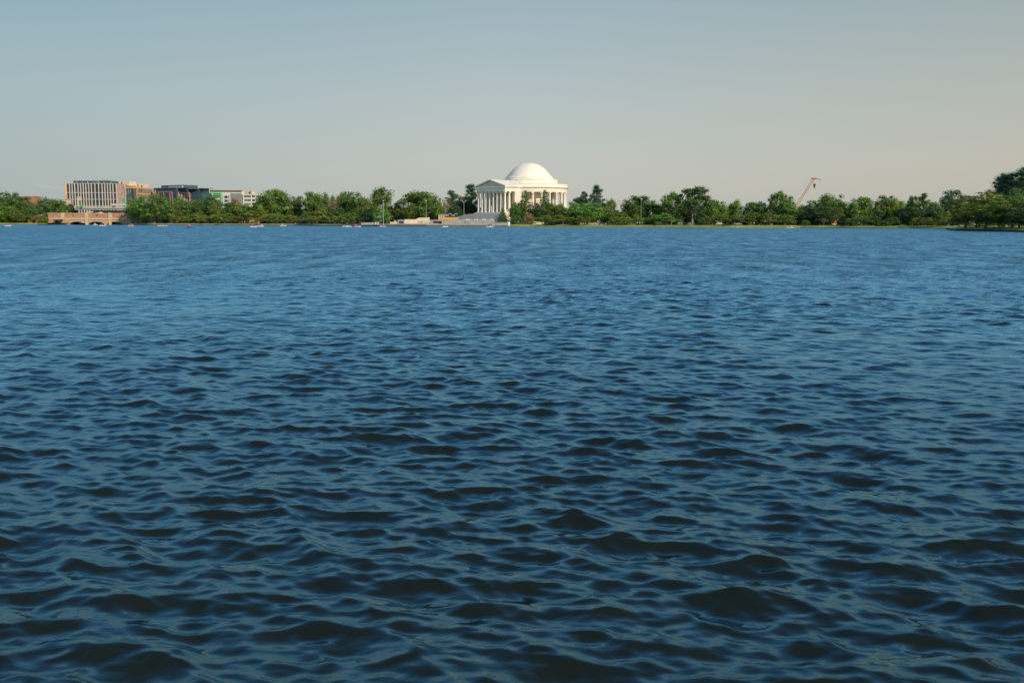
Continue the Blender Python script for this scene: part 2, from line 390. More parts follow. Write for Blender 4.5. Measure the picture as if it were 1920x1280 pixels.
# flush paths lie on the lawn
strip('path', wl_, 1.2, 4.5, GZ - 0.5, GZ + 0.01, M['paving'])['kind'] = 'structure'
strip('promenade', wm_, 0.9, 24.0, GZ - 0.5, GZ + 0.30, M['paving'])['kind'] = 'structure'
rb = MB()
for a, b in zip(wr_, wr_[1:]):
    rb.hexa([(a.x, a.y + 26, 1.0), (b.x, b.y + 26, 1.0), (b.x, b.y + 30, 1.0), (a.x, a.y + 30, 1.0), (a.x, a.y + 26, GZ + .015), (b.x, b.y + 26, GZ + .015), (b.x, b.y + 30, GZ + .015), (a.x, a.y + 30, GZ + .015)])
rb.build('road', mat('asphalt', (0.09, 0.085, 0.08), 0.9, 0.15, 0.4))['kind'] = 'structure'

# ------------------------------------------------------------------ memorial
MC = at(992, hor(992), 666); MX, MY = MC.x, MC.y
TH = R(43.7)
def F(u, v, z):                    # u along the portico front, v out along its axis
    return (MX + u * math.cos(TH) - v * math.sin(TH), MY - u * math.sin(TH) - v * math.cos(TH), z)
zf = zz(918, 398.2, 640); zct = zz(945, 358.6, 634)
zen = zz(992, 351.6, 655); zat = zz(992, 345.2, 655); zt2 = zz(992, 336.2, 655); zst = zz(992, 322.2, 660); ztop = zz(992, 305.2, 666)
mem = thing('memorial', 'white marble domed memorial with columned portico on the far shore', 'memorial', (MX, MY, GZ))
def ringpart(name, prof, m=M['marble'], n=96, smooth=False):
    mb = MB(); mb.lathe(prof, n, (MX, MY)); o = mb.build(name, m, mem, smooth); return o
# plinth, steps and terraces
ringpart('terrace', [(47, GZ - 1), (47, zf - 5.0), (46.4, zf - 5.0), (46.4, zf - 4.3), (33, zf - 3.6)], M['palestone'], 72)
ringpart('plinth', [(31.5, GZ), (31.5, zf - 2.4), (30.6, zf - 2.4), (30.6, zf - 1.8), (29.7, zf - 1.8), (29.7, zf - 1.2), (28.8, zf - 1.2), (28.8, zf - 0.6), (27.6, zf - 0.6), (27.6, zf), (0.01, zf)], M['marble2'])
# cella wall in four arcs with an opening on each axis
base_ang = math.atan2(F(0, 1, 0)[1] - MY, F(0, 1, 0)[0] - MX)
for k in range(4):
    a0 = base_ang + math.pi / 2 * k + R(15); a1 = a0 + R(60)
    mb = MB(); mb.lathe([(16.6, zf), (17.8, zf), (17.8, zct), (16.6, zct), (16.6, zf)], 18, (MX, MY), a0, a1)
    for aa, fl in ((a0, 1), (a1, 0)):
        c, s = math.cos(aa), math.sin(aa)
        q = [(MX + 16.6 * c, MY + 16.6 * s, zf), (MX + 17.8 * c, MY + 17.8 * s, zf), (MX + 17.8 * c, MY + 17.8 * s, zct), (MX + 16.6 * c, MY + 16.6 * s, zct)]
        mb.add(q, [(0, 1, 2, 3) if fl else (3, 2, 1, 0)])
    mb.build('inner_wall', M['marble2'], mem)
ringpart('entablature', [(16.5, zct), (24.9, zct), (24.9, zct + 1.0), (25.15, zct + 1.02), (25.15, zen - 0.9), (25.5, zen - 0.8), (26.2, zen - 0.25), (26.3, zen), (25.3, zen + 0.1), (25.3, zat - 0.15), (25.5, zat - 0.1), (25.5, zat), (18.5, zat + 0.2)], M['marble'])
ringpart('drum', [(18.6, zat + 0.1), (18.6, zt2 - 0.35), (18.9, zt2 - 0.3), (18.9, zt2), (15.9, zt2 + 0.1)])
# stepped rings then the smooth cap
hs = (zst - zt2) / 6
prof = [(16.1, zt2), (16.1, zt2 + hs * 1.3), (15.7, zt2 + hs * 1.35), (15.0, zt2 + hs * 2.6), (14.6, zt2 + hs * 2.62), (14.3, zt2 + hs * 3.4), (13.9, zt2 + hs * 3.42), (13.7, zt2 + hs * 4.4), (13.3, zt2 + hs * 4.42), (12.75, zt2 + hs * 5.4), (12.4, zst)]
ringpart('dome_step_ring', prof)
hh = ztop - zst; rs = (12.2 ** 2 + hh * hh) / (2 * hh)
cap = [(rs * math.sin(t), ztop - rs + rs * math.cos(t)) for t in np.linspace(math.asin(min(1, 12.2 / rs)), 0.0, 16)]
cap[-1] = (0.01, ztop)
ringpart('dome', cap, M['marble'], 96, True)
# columns
hc = zct - zf
cp = MB(); cp.box(-1.0, 1.0, -1.0, 1.0, 0, 0.28)
cp.lathe([(0.98, 0.28), (1.0, 0.42), (0.86, 0.55), (0.80, 0.7), (0.80, hc * 0.35), (0.68, hc - 1.0), (0.72, hc - 0.95), (0.72, hc - 0.8)], 16)
cp.box(-0.98, 0.98, -0.78, 0.78, hc - 0.80, hc - 0.32); cp.box(-0.86, 0.86, -0.86, 0.86, hc - 0.32, hc)
for sx in (-1, 1): cp.bar((sx * 0.86, -0.80, hc - 0.66), (sx * 0.86, 0.80, hc - 0.66), 0.26, n=8)
colm = cp.mesh('column', M['marble'], True)
for p in colm.polygons: p.use_smooth = 4 < len(p.vertices) or abs(p.normal.z) < 0.3
def column(u, v, rz):
    p = F(u, v, zf); link('column', colm, mem, (p[0] - MX, p[1] - MY, zf - GZ), rz)
ru = -TH
for i in range(8): column(-11.75 + 23.5 * i / 7, 35.2, ru)
for u in (-11.75, 11.75): column(u, 31.3, ru)
for u in (-5.0, 5.0): column(u, 31.3, ru)
for k in range(26):
    a = (k + 0.5) / 26 * 2 * math.pi
    if abs(((a + math.pi) % (2 * math.pi)) - math.pi) < R(27): continue
    p = (23.9 * math.sin(a), 23.9 * math.cos(a)); column(p[0], p[1], ru - a)
# portico
pb = MB(); pb.box(-13.4, 13.4, 22.0, 37.0, GZ, zf, F); pb.box(-14.2, 14.2, 22, 37.8, GZ, zf - 0.45, F); pb.box(-15, 15, 22, 38.6, GZ, zf - 0.9, F)
pb.build('portico_floor', M['marble2'], mem)
pw = MB()
for s in (-1, 1): pw.box(min(s * 12.7, s * 10.6), max(s * 12.7, s * 10.6), 20.5, 27.2, zf, zct, F)
pw.box(-10.6, -3.2, 21.0, 22.6, zf, zct, F); pw.box(3.2, 10.6, 21.0, 22.6, zf, zct, F); pw.box(-3.2, 3.2, 21.0, 22.6, zct - 2.5, zct, F)
pw.build('portico_wall', M['marble2'], mem)
pe = MB(); ze = zz(946, 351.3, 634); zc2 = ze + 0.9
pe.box(-12.75, 12.75, 20, 36.2, zct, zct + (ze - zct) * 0.45, F); pe.box(-12.9, 12.9, 20, 36.35, zct + (ze - zct) * 0.45, ze, F)
pe.box(-13.7, 13.7, 20, 37.2, ze, ze + 0.5, F)
for i in range(46): pe.box(-13.3 + i * 0.59, -13.3 + i * 0.59 + 0.3, 36.36, 36.7, ze - 0.4, ze, F)
pe.build('portico_entablature', M['marble'], mem)
za = zz(918, 337.0, 640); zs = ze + 0.5
pd = MB()
pd.add([F(-13, 36.0, zs), F(13, 36.0, zs), F(0, 36.0, za - 0.9), F(-13, 35.4, zs), F(13, 35.4, zs), F(0, 35.4, za - 0.9)], [(0, 2, 1), (3, 4, 5), (0, 1, 4, 3), (1, 2, 5, 4), (2, 0, 3, 5)])
pdo = pd.build('pediment', M['marble2'], mem)
rl = MB()   # carved figures in the pediment as low relief
random.seed(3)
for i in range(13):
    u = -7.8 + i * 1.3; hgt = (1 - abs(u) / 12.5) * (za - 1.2 - zs) * 0.72
    rl.bar(F(u, 36.0, zs + 0.05), F(u + random.uniform(-.5, .5), 36.0, zs + hgt * random.uniform(.7, 1)), random.uniform(.25, .4), 0.22, 7)
rl.box(-9.0, 9.0, 35.9, 36.12, zs + .02, zs + .5, F); rl.build('pediment_relief', M['marble2'], pdo)
rf = MB()
for s in (-1, 1):
    A = [(s * 14.0, zs), (0, za - 0.35), (0, za + 0.25), (s * 14.0, zs + 0.6)]
    vs = [F(u, 37.3, z) for u, z in A] + [F(u, 17.5, z) for u, z in A]
    fs = [(0, 1, 2, 3), (7, 6, 5, 4), (0, 4, 5, 1), (1, 5, 6, 2), (2, 6, 7, 3), (3, 7, 4, 0)]
    rf.add(vs, fs if s > 0 else [f[::-1] for f in fs])
rf.build('portico_roof', M['marble'], mem)
# statue inside the chamber and stair flights down towards the plaza
st = MB(); nst = 16
for i in range(nst):
    z1 = zf - 0.9 - (zf - 0.9 - 4.2) * i / nst; v = 38.6 + i * 0.85
    st.box(-17 - i * 0.55, 17 + i * 0.55, v - 0.4, v + 0.85, GZ, z1, F)
st.build('stairs', mat('stair_stone', (0.50, 0.47, 0.43), 0.85, 0.1, 0.6), mem)
lw = MB()
L0, L1 = at(828, hor(828), 592), at(928, hor(928), 590)
FW, LW = frame(L0, L1)
zl = zz(880, 413.2, 590)
lw.box(0, LW, 0, 22, GZ, zl, FW)
lw.build('lower_terrace', M['granite'], mem)
ls = MB()
for i in range(3): ls.box(3 + i * 1.2, LW - 3, 3 + i * 4.0, 22, zl, zl + 0.22 * (i + 1) , FW)
ls.build('lower_steps', M['granite'], mem)

# things on the plaza, by the pixel they occupy
def block(name, x0, x1, y0, y1, Y, d, m, label, cat, skew=0.0, base=None):
    a, b = at(x0, hor(x0), Y), at(x1, hor(x1), Y + skew); Fb, L = frame(a, b)
    zb = GZ if base is None else base
    return a, b, Fb, L, zb, zz((x0 + x1) / 2, y0, Y)
a, b, Fb, L, zb, zt = block('', 922, 951, 417.4, 0, 570, 6, 0, '', '')
t = thing('granite_block', 'long grey granite block wall at the right end of the plaza', 'wall', (a.x, a.y, 0))
mb = MB(); mb.box(0, L, 0, 6, -0.8, zt, Fb); mb.box(-0.3, L + .3, -0.3, 6.3, zt, zt + .25, Fb); mb.build('wall', M['granite'], t)
mb = MB(); mb.box(L + .3, L + 1.6, -0.6, 6.6, -0.8, zt + .35, Fb); mb.build('pale_end', M['marble'], t)  # sunlight on the right end put in as a brighter marble piece
t = thing('retaining_wall', 'pale weathered curved retaining wall half hidden behind the cherry trees right of the memorial steps', 'wall', at(1005, 417, 590))
mb = MB()
cc = at(1005, 417, 606); mb.lathe([(17, 0.8), (17, zz(1005, 414.5, 590)), (16, zz(1005, 414.5, 590)), (16, .8)], 24, (cc.x, cc.y), R(195), R(340)); mb.build('wall', M['palestone'], t)
# stepped sunlit parapet left of the stairs
def profwall(name, label, pts, Y, d, m, skew=0, z0=None):
    P = [at(px, py, Y + skew * (px - pts[0][0]) / max(1, pts[-1][0] - pts[0][0])) for px, py in pts]
    mb = MB()
    for p, q in zip(P, P[1:]):
        zb = z0 or 0.9
        mb.hexa([(p.x, p.y, zb), (q.x, q.y, zb), (q.x, q.y + d, zb), (p.x, p.y + d, zb), p, q, (q.x, q.y + d, q.z), (p.x, p.y + d, p.z)])
    t = thing(name, label, 'wall', (P[0].x, P[0].y, GZ)); mb.build('wall', m, t); return t, P
profwall('parapet_wall', 'sunlit cream parapet wall stepping up to the right on the plaza', [(758.5, 411.3), (779, 411.3), (786, 408.2), (805, 407.7)], 600, 3, M['palestone'], 4)
t, P = profwall('panel_wall', 'grey wall with dark panel joined to the cream parapet on its left', [(746, 412.2), (758.3, 412.2)], 600, 3, M['granite'])
mb = MB(); mb.box(P[0].x + .6, P[1].x - .5, P[0].y - .06, P[0].y, 1.8, 3.1); mb.build('panel', M['darkmetal'], t)
t, P = profwall('panel_wall', 'low grey wall with dark panel at the left foot of the memorial stairs', [(806, 412.5), (832, 412.0)], 597, 3, M['granite'])
mb = MB(); mb.box(P[0].x + 2, P[1].x - 1, P[0].y - .06, P[0].y, 1.9, 3.2); mb.build('panel', M['darkmetal'], t)
t, P = profwall('low_wall', 'low grey granite wall on the seawall left of the tall light pole', [(677, 417.5), (703, 417)], 594, 3, M['granite'])
mb = MB(); mb.box(P[-1].x, P[-1].x + 2, P[-1].y - .5, P[-1].y + 3.4, .9, P[-1].z + .2); mb.build('pale_end', M['palestone'], t)
profwall('low_wall', 'small pale wall in the grass between the light pole and the panel wall', [(731, 416.2), (745, 416.2)], 600, 2, M['palestone'])
# orange barriers and site cabin
a = at(821, hor(821), 605); b = at(861, hor(861), 605)
t = thing('construction_barrier', 'orange fabric construction barrier at the top of the plaza', 'barrier', (a.x, a.y, GZ))
mb = MB(); z0, z1 = zz(840, 412.3, 605), zz(840, 407.6, 605)
mb.add([(a.x, a.y, z0), (b.x - 1.5, b.y, z0), (b.x, b.y, z1), (a.x + .5, a.y, z1), (a.x, a.y + .3, z0), (b.x - 1.5, b.y + .3, z0), (b.x, b.y + .3, z1), (a.x + .5, a.y + .3, z1)],
       [(0, 1, 2, 3), (7, 6, 5, 4), (0, 4, 5, 1), (1, 5, 6, 2), (2, 6, 7, 3), (3, 7, 4, 0)]); mb.build('fabric', M['orange'], t)
mb = MB(); n = 9
for i in range(n + 1):
    x = a.x + .4 + (b.x - a.x - 2.2) * i / n; mb.box(x - .12, x + .12, a.y - .12, a.y, GZ, z1 + .1)
mb.build('post', mat('ochre', (.45, .22, .05), .8), t)
t = thing('site_cabin', 'long white site cabin behind the orange barrier', 'cabin', at(822, 417, 612))
a, b = at(822, 417, 612), at(852, 417, 612); z0, z1 = zz(835, 408.5, 612), zz(835, 402.8, 612)
mb = MB(); mb.box(a.x, b.x, a.y, a.y + 4, GZ, z1); mb.build('wall', M['white'], t)
mb = MB(); mb.box(a.x - .3, b.x + .3, a.y - .3, a.y + 4.3, z1, z1 + .25); mb.build('roof', M['greypanel'], t)
for i in range(6):
    mb = MB(); x = a.x + .8 + i * 1.5; mb.box(x, x + .8, a.y - .04, a.y + .02, z1 - 1.3, z1 - .5); mb.build('window', M['glassgrey'], t)
for px, lab in ((844, 'left of the two dark green portable toilets beside the white cabin'), (855, 'right of the two dark green portable toilets beside the white cabin')):
    p = at(px, 417, 608); t = thing('portable_toilet', lab, 'portable toilet', (p.x, p.y, GZ)); z1 = zz(px, 400.5, 608)
    mb = MB(); mb.box(p.x - .9, p.x + .9, p.y, p.y + 1.8, GZ, z1 - .3); mb.build('body', mat('toilet_green', (.02, .07, .065), .5), t)
    mb = MB(); mb.box(p.x - 1, p.x + 1, p.y - .1, p.y + 1.9, z1 - .3, z1); mb.build('roof', M['greypanel'], t)
    mb = MB(); mb.box(p.x - .5, p.x + .5, p.y - .05, p.y, zz(px, 407, 608), z1 - .6); mb.build('door', M['darkmetal'], t)
# four added white blocks standing in for sunlit patches on the lower terrace
for i, px in enumerate((877, 893, 908, 922)):
    p = at(px, 411, 592); t = thing('sunlit_patch_block', ['first', 'second', 'third', 'fourth'][i] + ' from the left of four white blocks standing in for sunlit patches below the stairs', 'sunlit_patch', (p.x, p.y, zl + .3), 0, 'white stand-ins for sunlit patches on the lower terrace')
    zb = zl; mb = MB(); mb.box(p.x - 1.1, p.x + 1.1, p.y, p.y + .9, zb + .45, zb + .75); mb.build('seat', M['marble'], t)  # bright slab, raised on two supports, for one sunlit patch
    for s in (-.8, .8):
        mb = MB(); mb.box(p.x + s - .2, p.x + s + .2, p.y + .1, p.y + .8, zb, zb + .45); mb.build('leg', M['marble'], t)

# ------------------------------------------------------------------ bridge at the left
BY0, BY1 = 752.0, 749.0
pa, pb_ = at(90, hor(90), BY0), at(250, hor(250), BY1)
FB, LB = frame(pa, pb_)
br = thing('stone_bridge', 'brown stone bridge with three low arches at the far left of the basin', 'bridge', (pa.x, pa.y, 0))
def bu(px): return (px - 90) / (250 - 90) * LB
zdeck, zband0, zband1, zap = zz(160, 399.2, 735), zz(160, 408.6, 735), zz(160, 411.2, 735), zz(160, 415.4, 735)
arches = [(bu(129.5), bu(161)), (bu(165), bu(196)), (bu(200), bu(231.5))]
mb = MB(); W_ = 14.0
def archz(u, a):
    t = (u - (a[0] + a[1]) / 2) / ((a[1] - a[0]) / 2); return 0.15 + (zap - 0.15) * math.sqrt(max(0, 1 - abs(t) ** 2.2))
cuts = sorted([0, LB] + [a[0] + (a[1] - a[0]) * i / 16 for a in arches for i in range(17)])
for u0, u1 in zip(cuts, cuts[1:]):
    if u1 - u0 < 1e-4: continue
    inside = next((a for a in arches if a[0] - 1e-6 <= u0 and u1 <= a[1] + 1e-6), None)
    z0 = archz(u0, inside) if inside else -1.0; z1 = archz(u1, inside) if inside else -1.0
    mb.hexa([FB(u0, 0, z0), FB(u1, 0, z1), FB(u1, W_, z1), FB(u0, W_, z0), FB(u0, 0, zband1), FB(u1, 0, zband1), FB(u1, W_, zband1), FB(u0, W_, zband1)])
mb.build('arch_wall', M['brick2'], br)
mb = MB(); mb.box(0, LB, -0.35, 0.0 + W_, zband1, zband0, FB); mb.build('string_course', M['coping'], br)
mb = MB(); mb.box(0, LB, 0.15, 1.0, zband0, zdeck - .35, FB); mb.box(0, LB, W_ - 1, W_, zband0, zdeck - .35, FB); pro = mb.build('parapet', M['brick'], br)
mb = MB(); mb.box(0, LB, 0.0, 1.15, zdeck - .35, zdeck, FB); mb.build('parapet_cap', M['coping'], br)
mb = MB(); mb.box(0, LB, 1.0, W_ - 1, zband0 - .2, zband0 + .3, FB); mb.build('roadway', M['paving'], br)
for px in (118, 163, 207, 244):
    mb = MB(); u = bu(px); mb.box(u - 1.3, u + 1.3, -0.45, .6, zband0, zdeck + .25, FB)
    if px != 118: mb.box(u - .95 , u + .95, -0.6, 0.0, -1, zband1, FB)
    mb.build('pilaster', M['coping'], br)
for a in arches:
    mb = MB()
    for i in range(16):
        u0 = a[0] + (a[1] - a[0]) * i / 16; u1 = a[0] + (a[1] - a[0]) * (i + 1) / 16; z0, z1 = archz(u0, a), archz(u1, a)
        mb.hexa([FB(u0, -.12, z0), FB(u1, -.12, z1), FB(u1, 0, z1), FB(u0, 0, z0), FB(u0, -.12, z0 + .45), FB(u1, -.12, z1 + .45), FB(u1, 0, z1 + .45), FB(u0, 0, z0 + .45)])
    mb.build('arch_ring', M['coping'], br)
for px in (138, 183, 229):
    mb = MB(); u = bu(px); mb.bar(FB(u, -.3, (zband0 + zdeck) / 2 + .3), FB(u, .2, (zband0 + zdeck) / 2 + .3), .45, n=10); mb.build('drain_spout', M['darkmetal'], pro)
# sloping wing wall left of the bridge
profwall('wing_wall', 'sloping brown stone wing wall left of the arched bridge', [(52, 412), (66, 404), (89, 401)], 762, 1.5, M['brick'], -4)

# ------------------------------------------------------------------ highway overpass behind the bridge
OY = 790.0
oa, ob = at(140, hor(140), OY), at(262, hor(262), OY - 6); FO, LO = frame(oa, ob)
ov = thing('highway_overpass', 'pale concrete highway overpass crossing behind the stone bridge', 'overpass', (oa.x, oa.y, 0))
z0, z1, z2 = zz(200, 393.6, OY), zz(200, 390.6, OY), zz(200, 387.6, OY)
mb = MB(); mb.box(0, LO, 0, 16, z1, z2, FO); mb.build('parapet', M['concrete'], ov)
mb = MB(); mb.box(0, LO, .6, 15.5, z0, z1, FO); mb.build('girder', M['greypanel'], ov)
for k in range(5):
    mb = MB(); u = 5 + k * 11; mb.bar(FO(u, 4, 0), FO(u, 4, z0), .6, n=10); mb.build('pier', M['concrete'], ov)
mb = MB()
# far wall coloured near black to stand in for shade under the deck
mb.box(0, LO, 24, 25.5, 0, z0 - .3, FO); tag(mb.build('deck_shade_wall', M['darkmetal']), 'wall coloured near black as the shade under the highway overpass', 'wall')
def trailer(px0, px1, Y):
    a, b = at(px0, 417, Y), at(px1, 417, Y); zb = z2 - .3
    t = thing('semi_trailer', 'long white semi trailer driving on the highway overpass', 'truck', (a.x, a.y, zb))
    mb = MB(); mb.box(a.x, b.x - 3, a.y, a.y + 2.6, zb + 1.1, zz(225, 382.0, Y)); mb.build('cargo_box', M['white'], t)
    mb = MB(); mb.box(b.x - 2.8, b.x - .4, a.y + .1, a.y + 2.5, zb + .6, zz(225, 383.0, Y)); mb.build('cab', M['white'], t)
    mb = MB(); mb.box(b.x - 1.0, b.x - .38, a.y + .05, a.y + 2.2, zb + 1.8, zb + 2.6); mb.build('window', M['glassblue'], t)
    for x in (a.x + 1.2, a.x + 2.4, b.x - 4.2, b.x - 1.2):
        mb = MB(); mb.bar((x, a.y - .05, zb + .5), (x, a.y + .5, zb + .5), .5, n=12); mb.build('wheel', M['darkmetal'], t)
trailer(210, 243, 786)
g0 = at(146.5, 417, 788); t = thing('sign_gantry', 'pale concrete sign gantry standing on the highway overpass', 'sign gantry', (g0.x, g0.y, z2))
mb = MB(); g1 = at(152, 417, 788); mb.box(g0.x, g0.x + .9, g0.y, g0.y + .9, z2, zz(148, 369, 788)); mb.box(g1.x - .5, g1.x + .3, g0.y, g0.y + .9, zz(150, 376, 788), zz(150, 369, 788)); mb.build('post', M['concrete'], t)
mb = MB(); mb.box(g0.x + .9, g1.x - .5, g0.y, g0.y + .9, zz(148, 370.5, 788), zz(148, 369, 788)); mb.build('beam', M['concrete'], t); mb = MB(); mb.box(g0.x + .9, g1.x - .5, g0.y, g0.y + .9, zz(148, 376, 788), zz(148, 374.5, 788)); mb.build('beam', M['concrete'], t)
def sign(px0, px1, py0, py1, label, Y=787, round_=False):
    a, b = at(px0, 417, Y), at(px1, 417, Y); t = thing('road_sign', label, 'sign', (a.x, a.y, z2), 0, 'green road signs')
    mb = MB(); zt_, zb_ = zz(px0, py0, Y), zz(px0, py1, Y)
    if round_:
        cx = (a.x + b.x) / 2; cz = (zt_ + zb_) / 2; rx = (b.x - a.x) / 2; rz = (zt_ - zb_) / 2
        n = 16; vs = [(cx + rx * abs(math.cos(q)) ** .5 * (1 if math.cos(q) > 0 else -1), a.y + dd, cz + rz * abs(math.sin(q)) ** .5 * (1 if math.sin(q) > 0 else -1)) for dd in (0, .2) for q in [2 * math.pi * (i + .5) / n for i in range(n)]]
        mb.add(vs, [tuple(range(n)), tuple(range(2 * n - 1, n - 1, -1))] + [(i, n + i, n + (i + 1) % n, (i + 1) % n) for i in range(n)])
    else: mb.box(a.x, b.x, a.y, a.y + .2, zb_, zt_)
    mb.build('panel', M['signgreen'], t)
    mb = MB(); mb.bar(((a.x + b.x) / 2, a.y + .4, z2 - .5), ((a.x + b.x) / 2, a.y + .4, zb_ + .3), .16); mb.build('post', M['steel'], t)
sign(231, 237, 371.5, 380.5, 'tall green road sign above the white semi trailer', round_=True)
sign(152.5, 158, 384, 386.8, 'small green road sign low beside the sign gantry')
for i, (px, w_) in enumerate(((168, 10), (188, 12))):   # tents seen under the deck
    p = at(px, 417, 770); zt_ = zz(px, 396.5 if i == 0 else 397, 770)
    t = thing('canopy_tent', ['flat', 'peaked'][i] + ' cream canopy tent behind the bridge parapet', 'tent', (p.x, p.y, zband0), 0, 'canopy tents')
    hw = w_ / 2 * 770 / FPX; mb = MB()
    if i: mb.add([(p.x - hw, p.y, zt_ - 1.1), (p.x + hw, p.y, zt_ - 1.1), (p.x + hw, p.y + 3, zt_ - 1.1), (p.x - hw, p.y + 3, zt_ - 1.1), (p.x, p.y + 1.5, zt_)], [(0, 1, 4), (1, 2, 4), (2, 3, 4), (3, 0, 4), (3, 2, 1, 0)])
    else: mb.box(p.x - hw, p.x + hw, p.y, p.y + 3, zt_ - .8, zt_)
    mb.build('canopy', M['cream'], t)
    for sx in (-1, 1):
        mb = MB(); mb.bar((p.x + sx * (hw - .2), p.y + .1, 1.2), (p.x + sx * (hw - .2), p.y + .1, zt_ - 1.0), .08); mb.build('leg', M['steel'], t)

# ------------------------------------------------------------------ city buildings
def facade(pxa, Ya, pxb, Yb):
    a, b = at(pxa, 368, Ya), at(pxb, 368, Yb); f, L = frame(a, b); return a, f, L, (lambda px: (px - pxa) / (pxb - pxa) * L)
YB = 900.0
# A: glass block in a cream grid
a, f, L, U = facade(122, YB, 219, YB)
A = thing('office_building', 'glass office building with pale vertical fins behind the overpass', 'building', (a.x, a.y, 0))
zt = zz(170, 344.6, YB)
mb = MB(); mb.box(.3, L - .02, 0.4, 40, 0, zt - .3, f); mb.build('glass_wall', M['glassblue'], A)
mb = MB()
xs = [125.0, 131, 135.8, 140.8, 146.8, 151.8, 156.8, 161.6, 166.8, 172, 178.6, 185.5, 191.9, 197, 202.2, 207.2, 212.4, 218.6]
for i, px in enumerate(xs): mb.box(U(px) - (.45 if i else .8), U(px) + .45, 0, .5, 0, zt, f)
mb.build('fin', M['creamframe'], A)
mb = MB()
for py in (361.2, 373.7, 386): z = zz(170, py, YB); mb.box(.3, L, .08, .6, z - .22, z + .22, f)
mb.box(0, L + .1, -.05, 40, zt, zt + .45, f); mb.build('floor_band', M['creamframe'], A)
mb = MB(); mb.box(-.55, 1.0, -.1, 1.0, 0, zt, f); mb.build('corner_pier', M['orangeframe'], A)
mb = MB(); zp = zz(170, 338.8, YB + 6); mb.box(U(133.5), U(203), 6, 30, zt, zp, f); mb.box(U(203), U(217), 8, 30, zt, zp - .9, f); pho = mb.build('penthouse', M['glassteal'], A)
for i, px in enumerate((140, 150, 160.5, 171, 180, 183, 191, 205)):
    mb = MB(); mb.box(U(px) - .14, U(px) + .14, 5.6, 6, zt + .45, zt + (1.9 if i % 2 else 3.0), f); mb.build('roof_post', M['creamframe'], A)
for px, ww in ((147.5, 1.0), (163, 1.2)):
    mb = MB(); c = f(U(px), 10, zp); mb.lathe([(ww, zp - .05), (ww * .9, zp + .6), (ww * .5, zp + 1.1), (.01, zp + 1.25)], 12, c[:2]); mb.build('satellite_dish', M['white'], pho, True)
for px in (186, 193):
    mb = MB(); mb.box(U(px) - .8, U(px) + .8, 10, 12, zp, zp + .9, f); mb.build('roof_unit', M['greypanel'], pho)
# B: pink fins, glass, then orange brick bay receding
a, f, L, U = facade(219.2, YB + .5, 257, YB + 2)
B = thing('office_building', 'orange brick and cream office building beside the finned glass one', 'building', (a.x, a.y, 0))
zt1 = zz(236, 346, YB)
mb = MB(); mb.box(0, U(236), .5, 34, 0, zt1, f); mb.build('glass_wall', M['glassgrey'], B)
mb = MB()
for i in range(7): u = U(219.5 + i * 2.25); mb.box(u, u + .55, 0, .6, 0, zt1 + .3, f)
for i in range(4): z = zt1 - 1.0 - i * 5.0; mb.box(0, U(236), .1, .55, z, z + .35, f)
mb.box(U(233), U(236), 0, .7, 0, zt1 + .3, f); mb.build('fin', mat('pink_fin', (.55, .36, .32), .8), B)
zt2_ = zz(246, 350.3, YB)
mb = MB(); mb.box(U(236) + .02, L, .8, 34, 0, zt2_ - 1.2, f); mb.build('glass_wall', M['glassgrey'], B)
mb = MB(); mb.box(U(236), L, .3, 34, zt2_ - 1.2, zt2_, f); mb.build('beam', M['orangebrick'], B)
mb = MB()
for i in range(5): u = U(239 + i * 3.8); mb.box(u, u + (.35 if i != 2 else 1.1), .5, .9, 0, zt2_ - 1.2, f)
mb.build('mullion', M['darkmetal'], B)
a2, f2, L2, U2 = facade(257, YB + 2, 288, YB + 34)
mb = MB(); mb.prism([f2(0, .3, 0), f2(L2, .3, 0), f2(L2, 14, 0), f(U(250), 30, 0), f(U(250), 2, 0)], 0, zt2_ - .02); bwo = mb.build('brick_wall', M['orangebrick'], B)
for r_ in range(3):
    zt_ = zt2_ - 1.3 - r_ * 5.2
    for i in range(9):
        u = 3.0 + i * (L2 - 4) / 9; mb = MB(); mb.box(u, u + 2.6, .12, .34, zt_ - 3.7, zt_, f2); mb.box(u + 1.1, u + 1.45, .02, .12, zt_ - 3.7, zt_, f2, 1)
        mb.build('window', [M['glassgrey'], M['palepanel']], bwo)
mb = MB(); zc = zz(260, 341, YB + 10)
pts = [f(U(217), 8, 0), f(U(240), 5, 0), f(U(252), 5.5, 0), f2(6, 3.5, 0), f2(L2 * .62, 3, 0), f2(L2 - 1, 4, 0), f2(L2 - 1, 24, 0), f(U(217), 30, 0)]
mb.prism(pts[:4] + pts[-2:-1] + pts[-1:], zt1 - 1, zc); mb.build('penthouse', M['cream'], B)
mb = MB(); mb.box(6, L2 - 1.0, 3.4, 22, zt2_ - .02, zc - 1.6, f2); pwo = mb.build('penthouse_wing', M['cream'], B)
mb = MB(); mb.box(8.5, 9.7, 3.2, 3.45, zt2_ + .5, zc - 2.2, f2); mb.build('door', M['darkmetal'], pwo); mb = MB(); mb.box(15, 17.5, 3.2, 3.45, zt2_ + .5, zc - 3.0, f2); mb.build('door', M['darkmetal'], pwo)
mb = MB(); mb.box(U(226), U(227.4), 3.5, 4.5, zt1, zc - .3, f); mb.build('chimney', M['darkmetal'], B)
